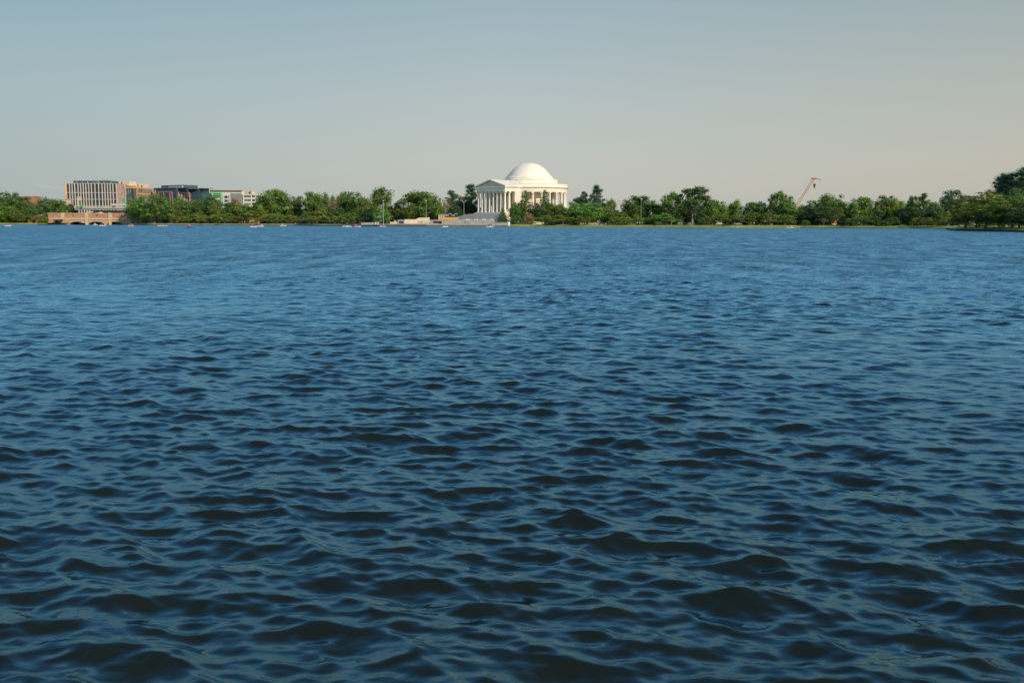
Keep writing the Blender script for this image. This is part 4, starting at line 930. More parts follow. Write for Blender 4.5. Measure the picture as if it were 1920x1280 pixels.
TREES = [
 ('round', 17, 361.6, 46, 60, 'D', 'dark rounded tree at the left edge of the shore, behind yellowish cherries'),
 ('round', 45, 370, 32, 55, 'D', 'dark tree below the red brick roof at far left'),
 ('uneven', 86, 364, 54, 50, 'D', 'widest dark tree left of the glass office building'),
 ('round', 115, 377.5, 26, 46, 'M', 'green tree touching the left corner of the glass office building'),
 ('uneven', 136, 381, 18, 30, 'K', 'small dark tree rising behind the bridge in front of the glass building'),
 ('round', 12, 387, 44, 16, 'M', 'mid green waterside tree at the very left edge'),
 ('uneven', 32, 389, 24, 14, 'O', 'narrow olive tree near the left edge between lawn and dark wood'),
 ('round', 68, 391.5, 34, 30, 'D', 'low dark green tree behind the yellow cherry on the left lawn'),
 ('cherry', 62, 400.5, 42, 12, 'O', 'broad yellow-olive cherry tree on the lawn left of the bridge'),
 ('bush', 82, 405.5, 16, 8, 'Y', 'yellow-green bush on the bank just left of the bridge wall'),
 ('round', 89, 399.5, 16, 9, 'M', 'small upright green tree at the left end of the bridge'),
 ('bush', 110, 409.7, 15, -17, 'D', 'dark bush growing against the bridge pier at the water'),
 ('maple', 258, 369, 46, 6, 'M', 'left half of the huge green maple, leaning over the right end of the bridge'),
 ('maple', 288, 363, 72, 3, 'M', 'huge dense green maple right of the bridge at the water'),
 ('uneven', 322, 379, 28, 26, 'O', 'olive tree close behind the huge maple on its right'),
 ('round', 336, 370, 26, 60, 'L', 'light green tree in front of the navy building'),
 ('round', 346, 379, 36, 34, 'D', 'dark tree right of the light green one before the navy building'),
 ('uneven', 362, 373.5, 32, 50, 'M', 'green tree in front of the teal glass building'),
 ('round', 377, 379, 24, 40, 'D', 'small dark tree under the right end of the teal building'),
 ('round', 397, 368.5, 38, 48, 'D', 'dark tree rising before the green-framed pale building'),
 ('uneven', 409, 382, 26, 36, 'O', 'olive-brown tree below the green-framed building'),
 ('round', 430, 380.5, 28, 44, 'D', 'dark tree just left of the red-leaved one'),
 ('round', 442.5, 372, 17, 60, 'R', 'rust red tree in front of the pale building'),
 ('uneven', 460, 377, 32, 40, 'M', 'green tree just right of the red-leaved one'),
 ('round', 484, 377, 26, 44, 'M', 'green tree between the pale building and the big round tree'),
 ('round', 515, 355.3, 58, 46, 'M', 'big round tree standing alone above the others right of the pale building'),
 ('uneven', 536, 362, 22, 52, 'D', 'dark tree leaning on the right side of the big round tree'),
 ('cherry', 335, 401, 28, 9, 'A', 'yellowed cherry tree nearest the huge maple on the waterfront'),
 ('cherry', 363, 398.5, 38, 12, 'Y', 'second waterfront cherry right of the huge maple'),
 ('cherry', 372, 392, 24, 24, 'O', 'olive cherry peeking over the second waterfront cherry'),
 ('cherry', 392, 399, 36, 10, 'Y', 'yellow-green waterfront cherry below the teal and pale buildings'),
 ('cherry', 420, 397, 44, 10, 'Y', 'widest yellow-green waterfront cherry below the green-framed building'),
 ('cherry', 449, 402.5, 32, 11, 'O', 'low olive cherry below the red-leaved tree'),
 ('cherry', 486, 388, 48, 22, 'Y', 'tall yellow-green tree rising behind the people at the left waterfront'),
 ('cherry', 502, 400.5, 32, 9, 'O', 'olive waterfront cherry under the big round tree'),
 ('cherry', 523, 399, 32, 9, 'M', 'green waterfront cherry just right of below the big round tree'),
 ('cherry', 545, 400, 34, 10, 'Y', 'yellow-green cherry below the small cream house'),
 ('round', 557, 368.5, 30, 60, 'D', 'dark tree right beside the small cream house'),
 ('round', 584, 361, 38, 56, 'M', 'mid green crown, first on the wooded rise right of the cream house'),
 ('uneven', 611, 360, 36, 60, 'M', 'lumpy green tree left of the brown leafless one'),
 ('bare', 627, 368, 30, 40, 'B', 'brown thinly leaved tree left of the tall light pole'),
 ('uneven', 637, 354.8, 26, 66, 'O', 'small high crown poking above the brown thin tree'),
 ('round', 661, 360.5, 46, 54, 'D', 'large dark tree between the brown thin tree and the tallest tree left of the memorial'),
 ('round', 681, 377, 26, 36, 'O', 'olive ball-shaped tree left below the tallest tree'),
 ('uneven', 706, 350, 50, 50, 'M', 'tallest tree left of the memorial, directly behind the light pole'),
 ('bare', 727, 366, 24, 58, 'B', 'pale bare branches beside the tallest tree left of the memorial'),
 ('round', 744, 379, 36, 38, 'O', 'olive tree filling the dip between the two largest trees left of the memorial'),
 ('round', 770, 382, 28, 30, 'O', 'olive tree at the left foot of the big broad tree over the cream parapet'),
 ('round', 787, 359, 72, 40, 'M', 'big broad green tree behind the sunlit cream parapet'),
 ('uneven', 817, 377, 28, 40, 'M', 'green tree at the right foot of the big broad tree, by the white cabin'),
 ('cedar', 715, 390.5, 40, 14, 'G', 'bright fresh green low tree right at the tall light pole'),
 ('cherry', 583, 390, 36, 24, 'O', 'olive cherry in the second row below the wooded rise'),
 ('cherry', 605, 384.5, 32, 30, 'Y', 'yellow-green cherry high in the second row left of the brown thin tree'),
 ('cherry', 588, 403, 50, 8, 'Y', 'very broad low cherry at the waterline below the wooded rise'),
 ('cherry', 626, 400.5, 20, 8, 'Y', 'small round yellow-green cherry at the waterline under the brown thin tree'),
 ('round', 630, 391, 38, 24, 'D', 'dark tree behind the small round yellow-green cherry'),
 ('cherry', 657, 395, 40, 16, 'M', 'dark green spreading cherry left of the low granite wall'),
 ('cherry', 665, 404, 34, 6, 'O', 'low olive cherry hanging over the water left of the low granite wall'),
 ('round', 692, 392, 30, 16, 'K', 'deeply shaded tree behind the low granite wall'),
 ('pine', 847, 359, 34, 84, 'T', 'flat-topped pine left of the memorial above the white cabin'),
 ('bare', 836, 370, 28, 46, 'B', 'brown thin tree behind the white cabin'),
 ('round', 868, 368, 42, 96, 'T', 'dark bluish green tree between the two pines left of the memorial'),
 ('pine', 884, 345.5, 36, 94, 'T', 'tall pine touching the left side of the memorial portico'),
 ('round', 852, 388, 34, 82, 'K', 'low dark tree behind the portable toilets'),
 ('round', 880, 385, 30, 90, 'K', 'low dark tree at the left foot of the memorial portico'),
 ('spruce', 984, 359.5, 48, 36, 'D', 'tall conifer in front of the junction of portico and drum'),
 ('round', 968, 379, 24, 34, 'D', 'dark round tree at the left foot of the tall conifer before the drum'),
 ('bare', 1004, 370, 22, 38, 'R', 'reddish thin tree between the two conifers in front of the drum'),
 ('spruce', 1021, 358, 42, 38, 'D', 'conifer in front of the middle of the memorial drum'),
 ('round', 1028, 380, 32, 36, 'D', 'dark tree at the foot of the conifer before the drum'),
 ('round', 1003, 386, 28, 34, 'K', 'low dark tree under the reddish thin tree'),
 ('spruce', 942.5, 390.5, 28, 22, 'D', 'small spruce before the portico steps, left of the dense cedar'),
 ('cedar', 968, 389, 26, 18, 'D', 'dense egg-shaped cedar at the right end of the granite block wall'),
 ('cherry', 1022, 401.5, 40, 10, 'Y', 'waterfront cherry directly below the memorial drum'),
 ('cherry', 1055, 400.5, 48, 10, 'Y', 'broad waterfront cherry below the right side of the drum'),
 ('uneven', 1050, 376, 26, 34, 'L', 'yellow-green tree against the right columns of the drum'),
 ('uneven', 1072, 377.5, 28, 36, 'L', 'light green tree just right of the memorial drum'),
 ('uneven', 1012, 384, 30, 28, 'D', 'green tree low in front of the drum between the two conifers'),
 ('round', 1042, 388, 34, 24, 'O', 'olive round tree before the right base of the drum'),
 ('round', 1064, 390, 30, 22, 'M', 'green tree hiding the foot of the rightmost drum columns'),
 ('bush', 991, 400, 22, 24, 'B', 'reddish brown shrub between the cedar and the waterfront cherries'),
 ('round', 1087, 369.5, 32, 60, 'T', 'dark bluish tree behind the broad green one right of the memorial'),
 ('pine', 1095, 360, 20, 62, 'T', 'small pointed pine top left of the umbrella-shaped pine'),
 ('pine', 1119, 351.5, 36, 58, 'T', 'umbrella-shaped pine standing highest right of the memorial'),
 ('round', 1114, 369, 28, 56, 'T', 'dark tree under the umbrella-shaped pine'),
 ('round', 1101, 380.5, 58, 24, 'G', 'broad bright green tree below the umbrella-shaped pine'),
 ('cherry', 1096, 402, 38, 9, 'O', 'olive cherry on the lawn below the broad bright green tree'),
 ('uneven', 1142, 366, 22, 52, 'M', 'narrow green tree between the umbrella pine and the brown tree'),
 ('bare', 1152, 373, 32, 44, 'B', 'larger brown leafless tree right of the memorial'),
 ('bare', 1168, 370, 24, 46, 'B', 'bare branched brown tree, right one of the brown pair'),
 ('round', 1138, 391, 28, 30, 'M', 'green tree at the left foot of the brown pair'),
 ('round', 1160, 397, 34, 26, 'M', 'low green tree below the brown pair'),
 ('round', 1201, 368.5, 60, 48, 'D', 'large dark rounded tree right of the brown pair'),
 ('uneven', 1186, 383, 32, 34, 'O', 'olive tree at the left front of the large dark rounded tree'),
 ('cherry', 1155, 402, 28, 9, 'Y', 'first yellow-green cherry on the sunny lawn right of the memorial'),
 ('cherry', 1176, 403, 24, 9, 'Y', 'second yellow-green cherry on the sunny lawn, left of the three people'),
 ('cherry', 1196, 401, 26, 11, 'G', 'bright green cherry directly behind the three people on the lawn'),
 ('cherry', 1214, 406, 18, 14, 'O', 'thin small cherry just right of the three people'),
 ('cherry', 1247, 393.5, 50, 14, 'G', 'wide fresh green tree left of the giant elm trunk'),
 ('round', 1239, 384, 26, 48, 'M', 'green tree behind the wide fresh green one, in the dip of the skyline'),
 ('elm', 1259, 360, 44, 36, 'M', 'open crowned tree joined to the left side of the giant elm'),
 ('elm', 1299, 346.5, 72, 14, 'D', 'giant dark elm with pale trunk standing on the lawn'),
 ('round', 1283, 384, 44, 40, 'K', 'shaded tree behind the trunk of the giant elm'),
 ('round', 1327, 379, 30, 26, 'M', 'green tree close under the right side of the giant elm'),
 ('round', 1342, 375, 42, 40, 'M', 'rounded green tree right of the giant elm'),
 ('uneven', 1374, 373.5, 34, 42, 'M', 'pointed green tree before the dip right of the giant elm'),
 ('cherry', 1356, 398.5, 36, 12, 'O', 'olive cherry below the rounded tree right of the giant elm'),
 ('cherry', 1324, 403, 26, 12, 'O', 'small olive cherry just right of the giant elm trunk'),
 ('round', 1418, 379, 54, 50, 'D', 'wide low dark tree in the dip left of the feathery elm'),
 ('elm', 1459, 357.5, 38, 48, 'M', 'feathery open elm left of the orange crane'),
 ('round', 1477, 368.5, 24, 50, 'M', 'small rounded crown between the feathery elm and the crane'),
 ('round', 1470, 380, 46, 34, 'M', 'green tree below the feathery elm'),
 ('uneven', 1503, 379, 30, 40, 'D', 'dark tree at the foot of the crane boom'),
 ('round', 1523, 376.5, 26, 50, 'M', 'green tree right under the crane hook'),
 ('round', 1530, 388, 52, 22, 'K', 'very dark wide tree right of the crane foot'),
 ('cherry', 1376, 401, 32, 9, 'O', 'olive cherry below the pointed green tree'),
 ('cherry', 1407, 394, 40, 12, 'O', 'olive spreading cherry under the wide low dark tree'),
 ('cherry', 1439, 392.5, 36, 12, 'O', 'olive spreading cherry between the wide dark tree and the feathery elm'),
 ('cherry', 1473, 398, 32, 12, 'M', 'green cherry on the lawn left below the crane'),
 ('round', 1560, 364.5, 48, 46, 'M', 'tall two-domed green tree right of the crane'),
 ('round', 1543, 371, 28, 42, 'M', 'lower left neighbour of the two-domed green tree'),
 ('uneven', 1580, 376, 32, 36, 'M', 'green tree at the right foot of the two-domed one'),
 ('elm', 1566, 388, 34, 16, 'O', 'small thin olive tree on the lawn before the two-domed tree'),
 ('round', 1616, 369.5, 46, 38, 'L', 'rounded tree with yellow-green right side in the right wood'),
 ('elm', 1652, 373, 34, 20, 'O', 'tall thin olive tree right of the yellow-green rounded one'),
 ('round', 1662, 367.5, 38, 46, 'D', 'dark rounded tree behind the tall thin olive one'),
 ('bare', 1545, 407, 20, 8, 'B', 'small grey leafless tree on the lawn right of the crane'),
 ('cherry', 1511, 410, 14, 8, 'M', 'tiny green tree on the lawn below the crane'),
 ('cherry', 1607, 399, 32, 10, 'M', 'spreading cherry below the yellow-green rounded tree'),
 ('cherry', 1636, 399, 26, 14, 'D', 'dark cherry left of the tall thin olive tree'),
 ('uneven', 1686, 370, 42, 26, 'L', 'sunlit yellow-green tree in the middle of the right wood'),
 ('round', 1712, 368.5, 24, 44, 'M', 'narrow green tree right of the sunlit yellow-green one'),
 ('pine', 1731, 364, 28, 44, 'D', 'pointed dark pine near the wooded point'),
 ('uneven', 1753, 370.5, 30, 42, 'M', 'green tree between the pointed pine and the dark teal tree'),
 ('round', 1787, 357.5, 48, 60, 'T', 'dark teal tree rising left behind the wooded point'),
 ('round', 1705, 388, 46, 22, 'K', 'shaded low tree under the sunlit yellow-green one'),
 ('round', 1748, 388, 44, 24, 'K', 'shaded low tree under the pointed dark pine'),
 ('cherry', 1720, 402.5, 24, 8, 'O', 'first low olive cherry near the right shore'),
 ('cherry', 1739, 406, 20, 7, 'O', 'second low olive cherry near the right shore'),
 ('cherry', 1756, 409, 16, 6, 'A', 'small yellowish cherry near the right shore'),
 ('cherry', 1775, 392.5, 24, 10, 'Y', 'yellow-green tree just left of the wooded point'),
 ('cherry', 1672, 404, 28, 10, 'D', 'dark cherry at the lawn edge in the right wood'),
]
for t_ in TREES: tree(*t_)
NEAR = [
 ('near', 1812, 361, 62, 355, 'O', 'yellow-green spreading tree at the tip of the wooded point'),
 ('near', 1850, 352, 82, 335, 'Y', 'largest golden green tree on the wooded point'),
 ('near', 1900, 357, 84, 318, 'M', 'golden green tree on the wooded point at the right edge'),
 ('near', 1799, 391, 30, 362, 'A', 'small orange-tinged tree at the outermost tip of the point'),
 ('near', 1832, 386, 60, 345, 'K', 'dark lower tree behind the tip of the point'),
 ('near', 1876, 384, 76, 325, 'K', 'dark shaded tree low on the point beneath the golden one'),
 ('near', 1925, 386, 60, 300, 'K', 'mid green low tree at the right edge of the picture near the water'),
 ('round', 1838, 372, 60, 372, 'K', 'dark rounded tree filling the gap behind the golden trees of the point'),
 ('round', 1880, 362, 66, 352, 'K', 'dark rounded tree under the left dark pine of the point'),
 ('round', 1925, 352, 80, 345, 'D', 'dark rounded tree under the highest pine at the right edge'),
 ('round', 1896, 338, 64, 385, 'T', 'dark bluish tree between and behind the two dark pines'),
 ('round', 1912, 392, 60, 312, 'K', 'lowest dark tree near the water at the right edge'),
 ('nearpine', 1886, 327, 78, 372, 'T', 'dark pine rising above the golden trees, left one of the pair'),
 ('nearpine', 1920, 317.5, 80, 366, 'T', 'highest dark pine at the right edge of the picture'),
 ('nearpine', 1962, 318, 66, 350, 'T', 'dark pine cut by the right edge of the picture'),
 ('near', 1985, 360, 90, 300, 'D', 'green tree just beyond the right edge on the point'),
]
for k_, px, tp, w_, Y_, c_, lab in NEAR: tree(k_, px, tp, w_, 0, c_, lab, Yabs=Y_)
for i, (px, lab) in enumerate(((-25, 'dark tree just beyond the left edge of the picture'), (-70, 'green tree further beyond the left edge of the picture'))): tree('round', px, 366, 50, 40, 'DM'[i], lab)

# far-off wood behind the rows of trees: reads as one dark mass
fg = random.Random(5); puffs = []
for i in range(1300):
    px = fg.uniform(-120, 1990); Y = shoreY(px) + fg.uniform(85, 125)
    if 835 < px < 1120: Y = shoreY(px) + fg.uniform(160, 190)
    if 128 < px < 262: continue
    if 395 < px < 500 : Y = shoreY(px) + 70
    p = at(px, 417, Y); hmax = (11.5 if px > 500 else 6.5); r = fg.uniform(1.3, 2.8)
    puffs.append((p.x, p.y, fg.uniform(1.5, hmax), r, r, r * .85))
for i in range(900):  # low dark puffs added to stand in for shade under the trees
    px = fg.uniform(-120, 1800)
    if 735 < px < 950 or 88 < px < 262: continue
    Y = shoreY(px) + (fg.uniform(28, 50) if px < 1000 else fg.uniform(50, 75))
    p = at(px, 417, Y); r = fg.uniform(1.0, 2.0); puffs.append((p.x, p.y, fg.uniform(1.5, 4.5 if px < 1000 else 5.5), r * 1.3, r, r))
fw = leafy('woodland', puffs, .35, .38, 999); fo = link('woodland', fw); fo.color = (.030, .052, .022, 1)
tag(fo, 'far-off woodland behind the shore trees, plus dark puffs added as their shade', 'woodland', kind='stuff')

# ------------------------------------------------------------------ people
def skinned(name, joints, edges, radii, zsplit, seated=False):
    me = bpy.data.meshes.new(name); me.from_pydata(joints, edges, []); o = link(name, me)
    m = o.modifiers.new('s', 'SKIN'); sd_ = me.skin_vertices[0].data if me.skin_vertices else None
    if sd_ is None: 
        bpy.context.view_layer.objects.active = o
    for i, r in enumerate(radii): me.skin_vertices[0].data[i].radius = (r, r)
    me.skin_vertices[0].data[0].use_root = True
    o.modifiers.new('d', 'SUBSURF').levels = 1
    dg = bpy.context.evaluated_depsgraph_get(); dg.update()
    res = bpy.data.meshes.new_from_object(o.evaluated_get(dg)); bpy.data.objects.remove(o)
    res.materials.clear()
    for k in ('skin', 'shirt', 'jeans', 'hair'): res.materials.append(M[k])
    for p in res.polygons:
        p.use_smooth = True; c = p.center
        if c.z > zsplit[2] + .1: p.material_index = 3
        elif c.z > zsplit[2]: p.material_index = 3 if c.y > .03 else 0
        elif c.z > zsplit[0]: p.material_index = 1 if abs(c.x) < .27 and abs(c.y) < .22 else 0
        elif c.z > zsplit[1]: p.material_index = 2
        else: p.material_index = 0
    return res
def ensure_person():
    # 0 pelvis 1 waist 2 chest 3 neck 4 head 5 crown 6/9 shoulder 7/10 elbow 8/11 hand 12/15 hip 13/16 knee 14/17 ankle 18/19 toe
    J = [(0, 0, .95), (0, 0, 1.12), (0, 0, 1.36), (0, 0, 1.50), (0, -.01, 1.61), (0, 0, 1.71),
         (.19, 0, 1.42), (.25, .02, 1.14), (.26, -.06, .88), (-.19, 0, 1.42), (-.25, .02, 1.14), (-.26, -.06, .88),
         (.10, 0, .90), (.11, -.04, .50), (.12, .04, .08), (-.10, 0, .90), (-.11, .05, .50), (-.12, .16, .08), (.12, -.10, .04), (-.12, .04, .04)]
    E_ = [(0, 1), (1, 2), (2, 3), (3, 4), (4, 5), (2, 6), (6, 7), (7, 8), (2, 9), (9, 10), (10, 11), (0, 12), (12, 13), (13, 14), (0, 15), (15, 16), (16, 17), (14, 18), (17, 19)]
    Rd = [.14, .13, .15, .06, .10, .07, .07, .045, .035, .07, .045, .035, .09, .06, .045, .09, .06, .045, .035, .035]
    stand = skinned('body', J, E_, Rd, (.93, .12, 1.55))
    J2 = [(0, 0, .10), (0, .02, .28), (0, .04, .50), (0, .03, .64), (0, .01, .75), (0, .02, .86),
          (.19, .03, .56), (.24, -.05, .32), (.20, -.28, .26), (-.19, .03, .56), (-.24, -.05, .32), (-.20, -.28, .26),
          (.10, -.04, .10), (.12, -.45, .22), (.12, -.75, -.05), (-.10, -.04, .10), (-.12, -.45, .16), (-.12, -.72, -.12), (.12, -.86, 0), (-.12, -.84, -.08)]
    sit = skinned('body', J2, E_, Rd, (.12, -.2, .70)); return stand, sit
STAND, SIT = ensure_person()
SHC = dict(white=(.8, .78, .74, 1), red=(.6, .05, .05, 1), pink=(.7, .3, .28, 1), blue=(.06, .12, .35, 1), black=(.03, .03, .035, 1), orange=(.7, .22, .05, 1), yellow=(.7, .5, .1, 1), grey=(.3, .3, .3, 1))
def person(x, y, z, rz, c, label, sit=False, s=1.0, grp='people along the far shore'):
    t = thing('person', label, 'person', (x, y, z), rz, grp)
    b = link('body', SIT if sit else STAND, t, (0, 0, 0), 0, (s, s, s)); b.color = SHC[c]; return t
PL = GZ + .3
for px, Y, c, lab in [
    (854.5, 582, 'pink', 'person in pink on the plaza, left one of the pair before the terrace wall'), (857.5, 583, 'white', 'person in white on the plaza, right one of the pair before the terrace wall'),
    (870.5, 582, 'red', 'person in red at the left of the small plaza group'), (873.5, 581, 'black', 'person in black second in the small plaza group'),
    (876, 583, 'orange', 'person in orange third in the small plaza group'), (879, 582, 'grey', 'person in grey at the right of the small plaza group'),
    (905.5, 582, 'pink', 'lone person in pink before the right part of the terrace wall'),
    (784, 594, 'black', 'person in black at the left end of the crowd before the cream parapet'), (787.5, 595, 'red', 'person in red near the left of the crowd before the cream parapet'),
    (790, 593, 'blue', 'first person in blue in the crowd before the cream parapet'), (793, 595, 'grey', 'person in grey amid the crowd before the cream parapet'),
    (796, 594, 'orange', 'person in orange amid the crowd before the cream parapet'), (799, 595, 'yellow', 'person in yellow right in the crowd before the cream parapet'),
    (802, 593, 'pink', 'person in pink near the right end of the crowd before the cream parapet'), (805, 595, 'white', 'person in white at the right end of the crowd before the cream parapet')]:
    p = at(px, 417, Y); person(p.x, p.y, PL, random.uniform(0, 6), c, lab)
for px, dY, c, lab in [(1194.5, 4, 'white', 'person in white, left of three on the right lawn'), (1199, 4.5, 'white', 'person in white, middle of three on the right lawn'), (1204, 4, 'white', 'person in white, right of three on the right lawn'),
    (1414, 7, 'white', 'person in white walking alone on the lawn left of the crane'), (1433, 7, 'black', 'person in black walking on the lawn below the feathery elm'),
    (454, 5.5, 'pink', 'person in pink at the left end of the group on the left waterfront path'), (459, 5.5, 'white', 'person in white second on the left waterfront path'), (465, 5.5, 'orange', 'person in orange third on the left waterfront path'), (470, 5.5, 'white', 'person in white right on the left waterfront path')]:
    p = at(px, 417, shoreY(px) + dY); person(p.x, p.y, GZ, random.uniform(0, 6), c, lab)
for i, (px, c) in enumerate(((902, 'black'), (911, 'red'), (921, 'blue'), (931, 'white'))):
    u = (-9, -4, 1, 7)[i]; p = F(u, 37.6, 0); person(p[0], p[1], zf - .45, 1, c, f'visitor in {c} standing at the top of the memorial steps')
# picnic shelter glowing pale behind the left waterfront group
t = thing('kiosk', 'pale kiosk half hidden behind the left waterfront people', 'kiosk', at(474, 417, shoreY(474) + 16))
a, f, L, U = facade(466, shoreY(470) + 16, 484, shoreY(470) + 16); mb = MB(); mb.box(0, L, 0, 4, GZ, zz(475, 411.5, shoreY(470) + 16), f); mb.build('wall', M['orangeframe'], t)
mb = MB(); mb.box(-.6, L + .6, -.6, 4.6, zz(475, 411.5, shoreY(470) + 16), zz(475, 410.5, shoreY(470) + 16), f); mb.build('roof', M['greypanel'], t)

# ------------------------------------------------------------------ pedal boats
def hullmesh():
    mb = MB()
    for s in (-1, 1):   # two pontoons with upturned bows
        xs_ = [(-1.7, .05, .42, .22), (-1.3, -.12, .45, .30), (1.0, -.12, .45, .30), (1.6, .05, .48, .22), (1.95, .30, .55, .05)]
        rings = [[(x, s * .55 - w2, z0), (x, s * .55 + w2, z0), (x, s * .55 + w2, z1), (x, s * .55 - w2, z1)] for x, z0, z1, w2 in xs_]
        vs = [q for r_ in rings for q in r_]; fs = [(3, 2, 1, 0), tuple(range(len(vs) - 4, len(vs)))]
        for k in range(len(rings) - 1): fs += [(k * 4 + i, k * 4 + (i + 1) % 4, k * 4 + 4 + (i + 1) % 4, k * 4 + 4 + i) for i in range(4)]
        mb.add(vs, fs)
    mb.box(-1.5, 1.35, -.60, .60, .28, .46); mb.box(1.0, 1.35, -.5, .5, .46, .74); return mb
hull_w = hullmesh().mesh('hull', M['white']); hull_b = hullmesh().mesh('hull', M['blue'])
sm = MB(); sm.box(-.75, -.1, -.62, .62, .462, .66); sm.hexa([(-.95, -.62, .46), (-.75, -.62, .46), (-.75, .62, .46), (-.95, .62, .46), (-1.2, -.62, 1.15), (-1.05, -.62, 1.15), (-1.05, .62, 1.15), (-1.2, .62, 1.15)])
seat_b = sm.mesh('seat', M['blue']); seat_r = sm.mesh('seat', M['red']); seat_w = sm.mesh('seat', M['white'])
BO = [(14.6, 424.0, 'w', 'b', 20, 'white pedal boat at the far left edge of the water'), (179, 422.7, 'w', 'w', 80, 'tiny white pedal boat before the middle bridge arch'),
      (192.5, 423.8, 'w', 'r', 15, 'white pedal boat with red seat in front of the right bridge pier'), (245.5, 424.1, 'w', 'r', 160, 'white pedal boat with red seat off the huge maple'),
      (301, 424.1, 'w', 'r', 10, 'left boat of the touching pair beside the huge maple'), (309, 424.3, 'w', 'b', 170, 'right boat of the touching pair beside the huge maple'),
      (356, 427.8, 'b', 'b', 340, 'nearest pedal boat, blue hulled, on the left water'), (475, 426.0, 'w', 'b', 20, 'white pedal boat off the left waterfront people'),
      (489, 424.9, 'w', 'w', 190, 'all white pedal boat just right of the one off the waterfront people'), (531, 424.2, 'w', 'w', 0, 'white pedal boat below the cream house'),
      (647, 425.0, 'w', 'r', 15, 'left boat of the pair off the dark cherries'), (653.5, 425.3, 'w', 'b', 200, 'right boat of the pair off the dark cherries'),
      (670, 425.7, 'w', 'r', 350, 'pedal boat just left of the low granite wall'), (718, 425.4, 'w', 'r', 170, 'pedal boat below the tall light pole'),
      (834, 425.9, 'w', 'w', 30, 'small pedal boat off the foot of the memorial stairs'), (917.5, 426.2, 'w', 'w', 185, 'white pedal boat before the granite block wall'),
      (1481.5, 428.0, 'w', 'w', 165, 'white pedal boat at the right lawn below the crane')]
bi = 0
for px, py, hc_, sc_, rz, lab in BO:
    p = onwater(px, py); rz = R(rz); s = 0.95
    t = thing('pedal_boat', lab, 'boat', (p.x, p.y, 0), rz, 'pedal boats on the water')
    link('hull', hull_b if hc_ == 'b' else hull_w, t, (0, 0, 0), 0, (s, s, s)); link('seat', dict(b=seat_b, r=seat_r, w=seat_w)[sc_], t, (0, 0, 0), 0, (s, s, s))
    short = lab.replace('pedal boat', 'boat')
    for k, sy in enumerate((-.32, .32)):
        c = ('red', 'orange', 'red', 'pink', 'red', 'blue')[(bi * 2 + k) % 6] if px not in (179, 489, 531, 917.5, 1481.5) else 'white'
        ox, oy = -.45 * s, sy * s
        w_ = ' '.join(('%s rider in %s vest in the %s' % (('near', 'far')[k if math.cos(rz) > 0 else 1 - k], c, short)).split()[:16])
        person(p.x + ox * math.cos(rz) - oy * math.sin(rz), p.y + ox * math.sin(rz) + oy * math.cos(rz), .62 * s, rz + math.pi / 2, c, w_, True, 1.1, 'riders in the pedal boats')
    bi += 1

# ------------------------------------------------------------------ poles
def pole(px, top, bot, Y, label, arms=0, r=.11, base=None):
    p = at(px, 417, Y); zt_ = zz(px, top, Y); zb = GZ if base is None else base
    t = thing('light_pole', label, 'light pole', (p.x, p.y, zb), 0, 'light poles')
    mb = MB(); mb.bar((p.x, p.y, zb), (p.x, p.y, zb + .6), r * 1.8, r * 1.6, 8); mb.bar((p.x, p.y, zb + .6), (p.x, p.y, zt_), r * 1.2, r * .7, 8)
    if arms:
        for s in (-1, 1): mb.bar((p.x, p.y, zt_ - .8), (p.x + s * 1.0, p.y, zt_ + .2), r * .6, n=5)
    po = mb.build('pole', M['steel'], t)
    for s in ((-1, 1) if arms else (0,)):
        mb = MB(); mb.box(p.x + s * 1.0 - .45, p.x + s * 1.0 + .45, p.y - .3, p.y + .3, zt_ + .1, zt_ + .42); mb.build('lamp', M['palepanel'], t)
pole(719, 377, 420, 588, 'tall pale light pole on the seawall before the fresh green tree', r=.17)
pole(799.5, 377, 407, 604, 'thin light pole rising behind the cream parapet')
pole(870, 378, 388, 612, 'double-armed light pole in front of the dark trees left of the memorial', 1, .13)
pole(1012.5, 373, 402, 592, 'light pole standing in front of the memorial drum', r=.14)
pole(1126.5, 374.5, 392, 598, 'light pole in front of the umbrella-shaped pine', r=.12)
pole(1201.5, 374, 385, 576, 'light pole poking from the large dark rounded tree')
pole(1514, 382, 395, 560, 'left of two pale light poles right of the crane')
pole(1519.5, 381, 395, 560, 'right of two pale light poles right of the crane')
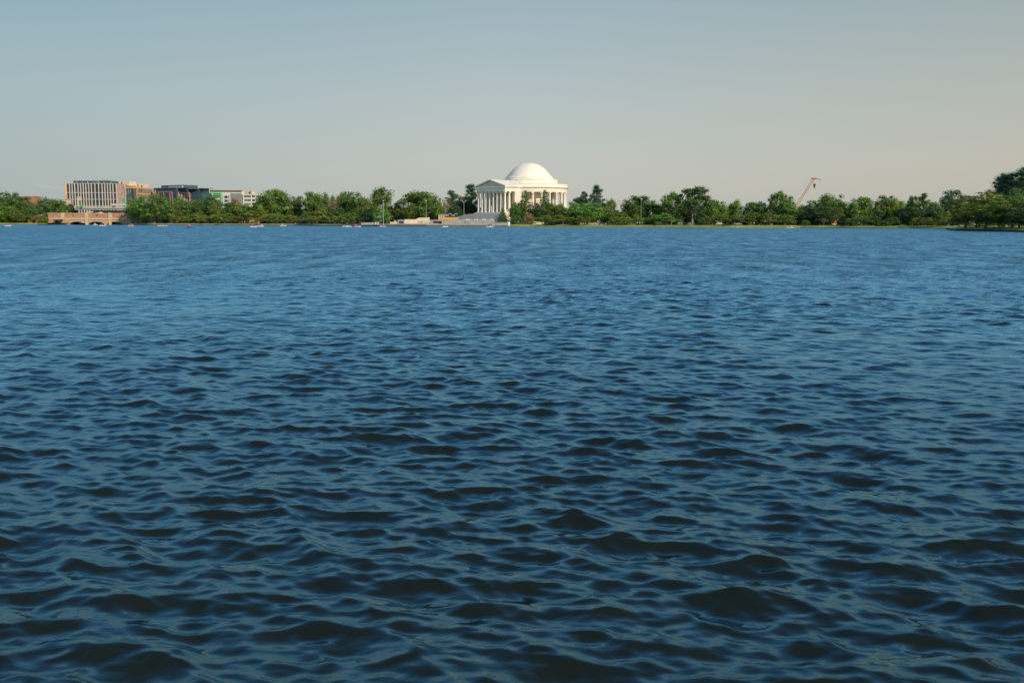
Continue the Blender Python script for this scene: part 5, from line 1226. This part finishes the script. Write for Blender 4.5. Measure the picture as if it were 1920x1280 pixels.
# vehicles parked / driving behind the right lawn
def car(px, dY, m, label, van=False):
    p = at(px, 417, shoreY(px) + dY); t = thing('parked_car', label, 'car', (p.x, p.y, GZ), 0, 'cars behind the right lawn')
    h = 2.3 if van else 1.5; mb = MB()
    mb.hexa([p_ for p_ in [(p.x - 2.3, p.y, GZ + .35), (p.x + 2.3, p.y, GZ + .35), (p.x + 2.3, p.y + 1.8, GZ + .35), (p.x - 2.3, p.y + 1.8, GZ + .35), (p.x - 2.2, p.y + .05, GZ + .95), (p.x + 2.25, p.y + .05, GZ + .9), (p.x + 2.25, p.y + 1.75, GZ + .9), (p.x - 2.2, p.y + 1.75, GZ + .95)]])
    mb.build('body', m, t); mb = MB()
    mb.hexa([(p.x - 1.9, p.y + .1, GZ + .95), (p.x + 1.3, p.y + .1, GZ + .92), (p.x + 1.3, p.y + 1.7, GZ + .92), (p.x - 1.9, p.y + 1.7, GZ + .95), (p.x - 1.5, p.y + .25, GZ + h), (p.x + .6, p.y + .25, GZ + h), (p.x + .6, p.y + 1.55, GZ + h), (p.x - 1.5, p.y + 1.55, GZ + h)])
    mb.build('cabin', M['glassgrey'] if not van else m, t)
    for x in (-1.45, 1.45):
        for y in (-.02, 1.6): mb = MB(); mb.bar((p.x + x, p.y + y, GZ + .35), (p.x + x, p.y + y + .22, GZ + .35), .35, n=12); mb.build('wheel', M['darkmetal'], t)
car(1128, 28, M['white'], 'white van between the lawn trees right of the memorial', True)
car(1240, 28, M['cream'], 'cream car behind the lawn below the wide fresh green tree')
car(1350, 27, M['white'], 'white van under the rounded tree right of the giant elm', True)
car(1384, 28, M['greypanel'], 'grey car behind the lawn below the pointed green tree')
t, Pp = profwall('low_wall', 'long pale low wall across the lawn right of the memorial', [(1086, 418), (1170, 418.3)], 600, 1, M['palestone'], -6)
p = at(1566, 417, shoreY(1566) + 6)
t = thing('utility_cart', 'small orange cart parked on the right lawn edge', 'cart', (p.x, p.y, GZ))
mb = MB(); mb.box(p.x - 1.6, p.x + 1.0, p.y, p.y + 1.3, GZ + .4, GZ + 1.0); mb.build('body', M['orange'], t)
mb = MB(); mb.box(p.x - .6, p.x + .9, p.y + .05, p.y + 1.25, GZ + 1.9, GZ + 2.0)
for x in (-.5, .8): mb.bar((p.x + x, p.y + .1, GZ + 1), (p.x + x, p.y + .1, GZ + 1.9), .05, n=5)
mb.build('roof', M['orange'], t)
for x in (-1.1, .5): mb = MB(); mb.bar((p.x + x, p.y - .05, GZ + .35), (p.x + x, p.y + .15, GZ + .35), .35, n=12); mb.build('wheel', M['darkmetal'], t)
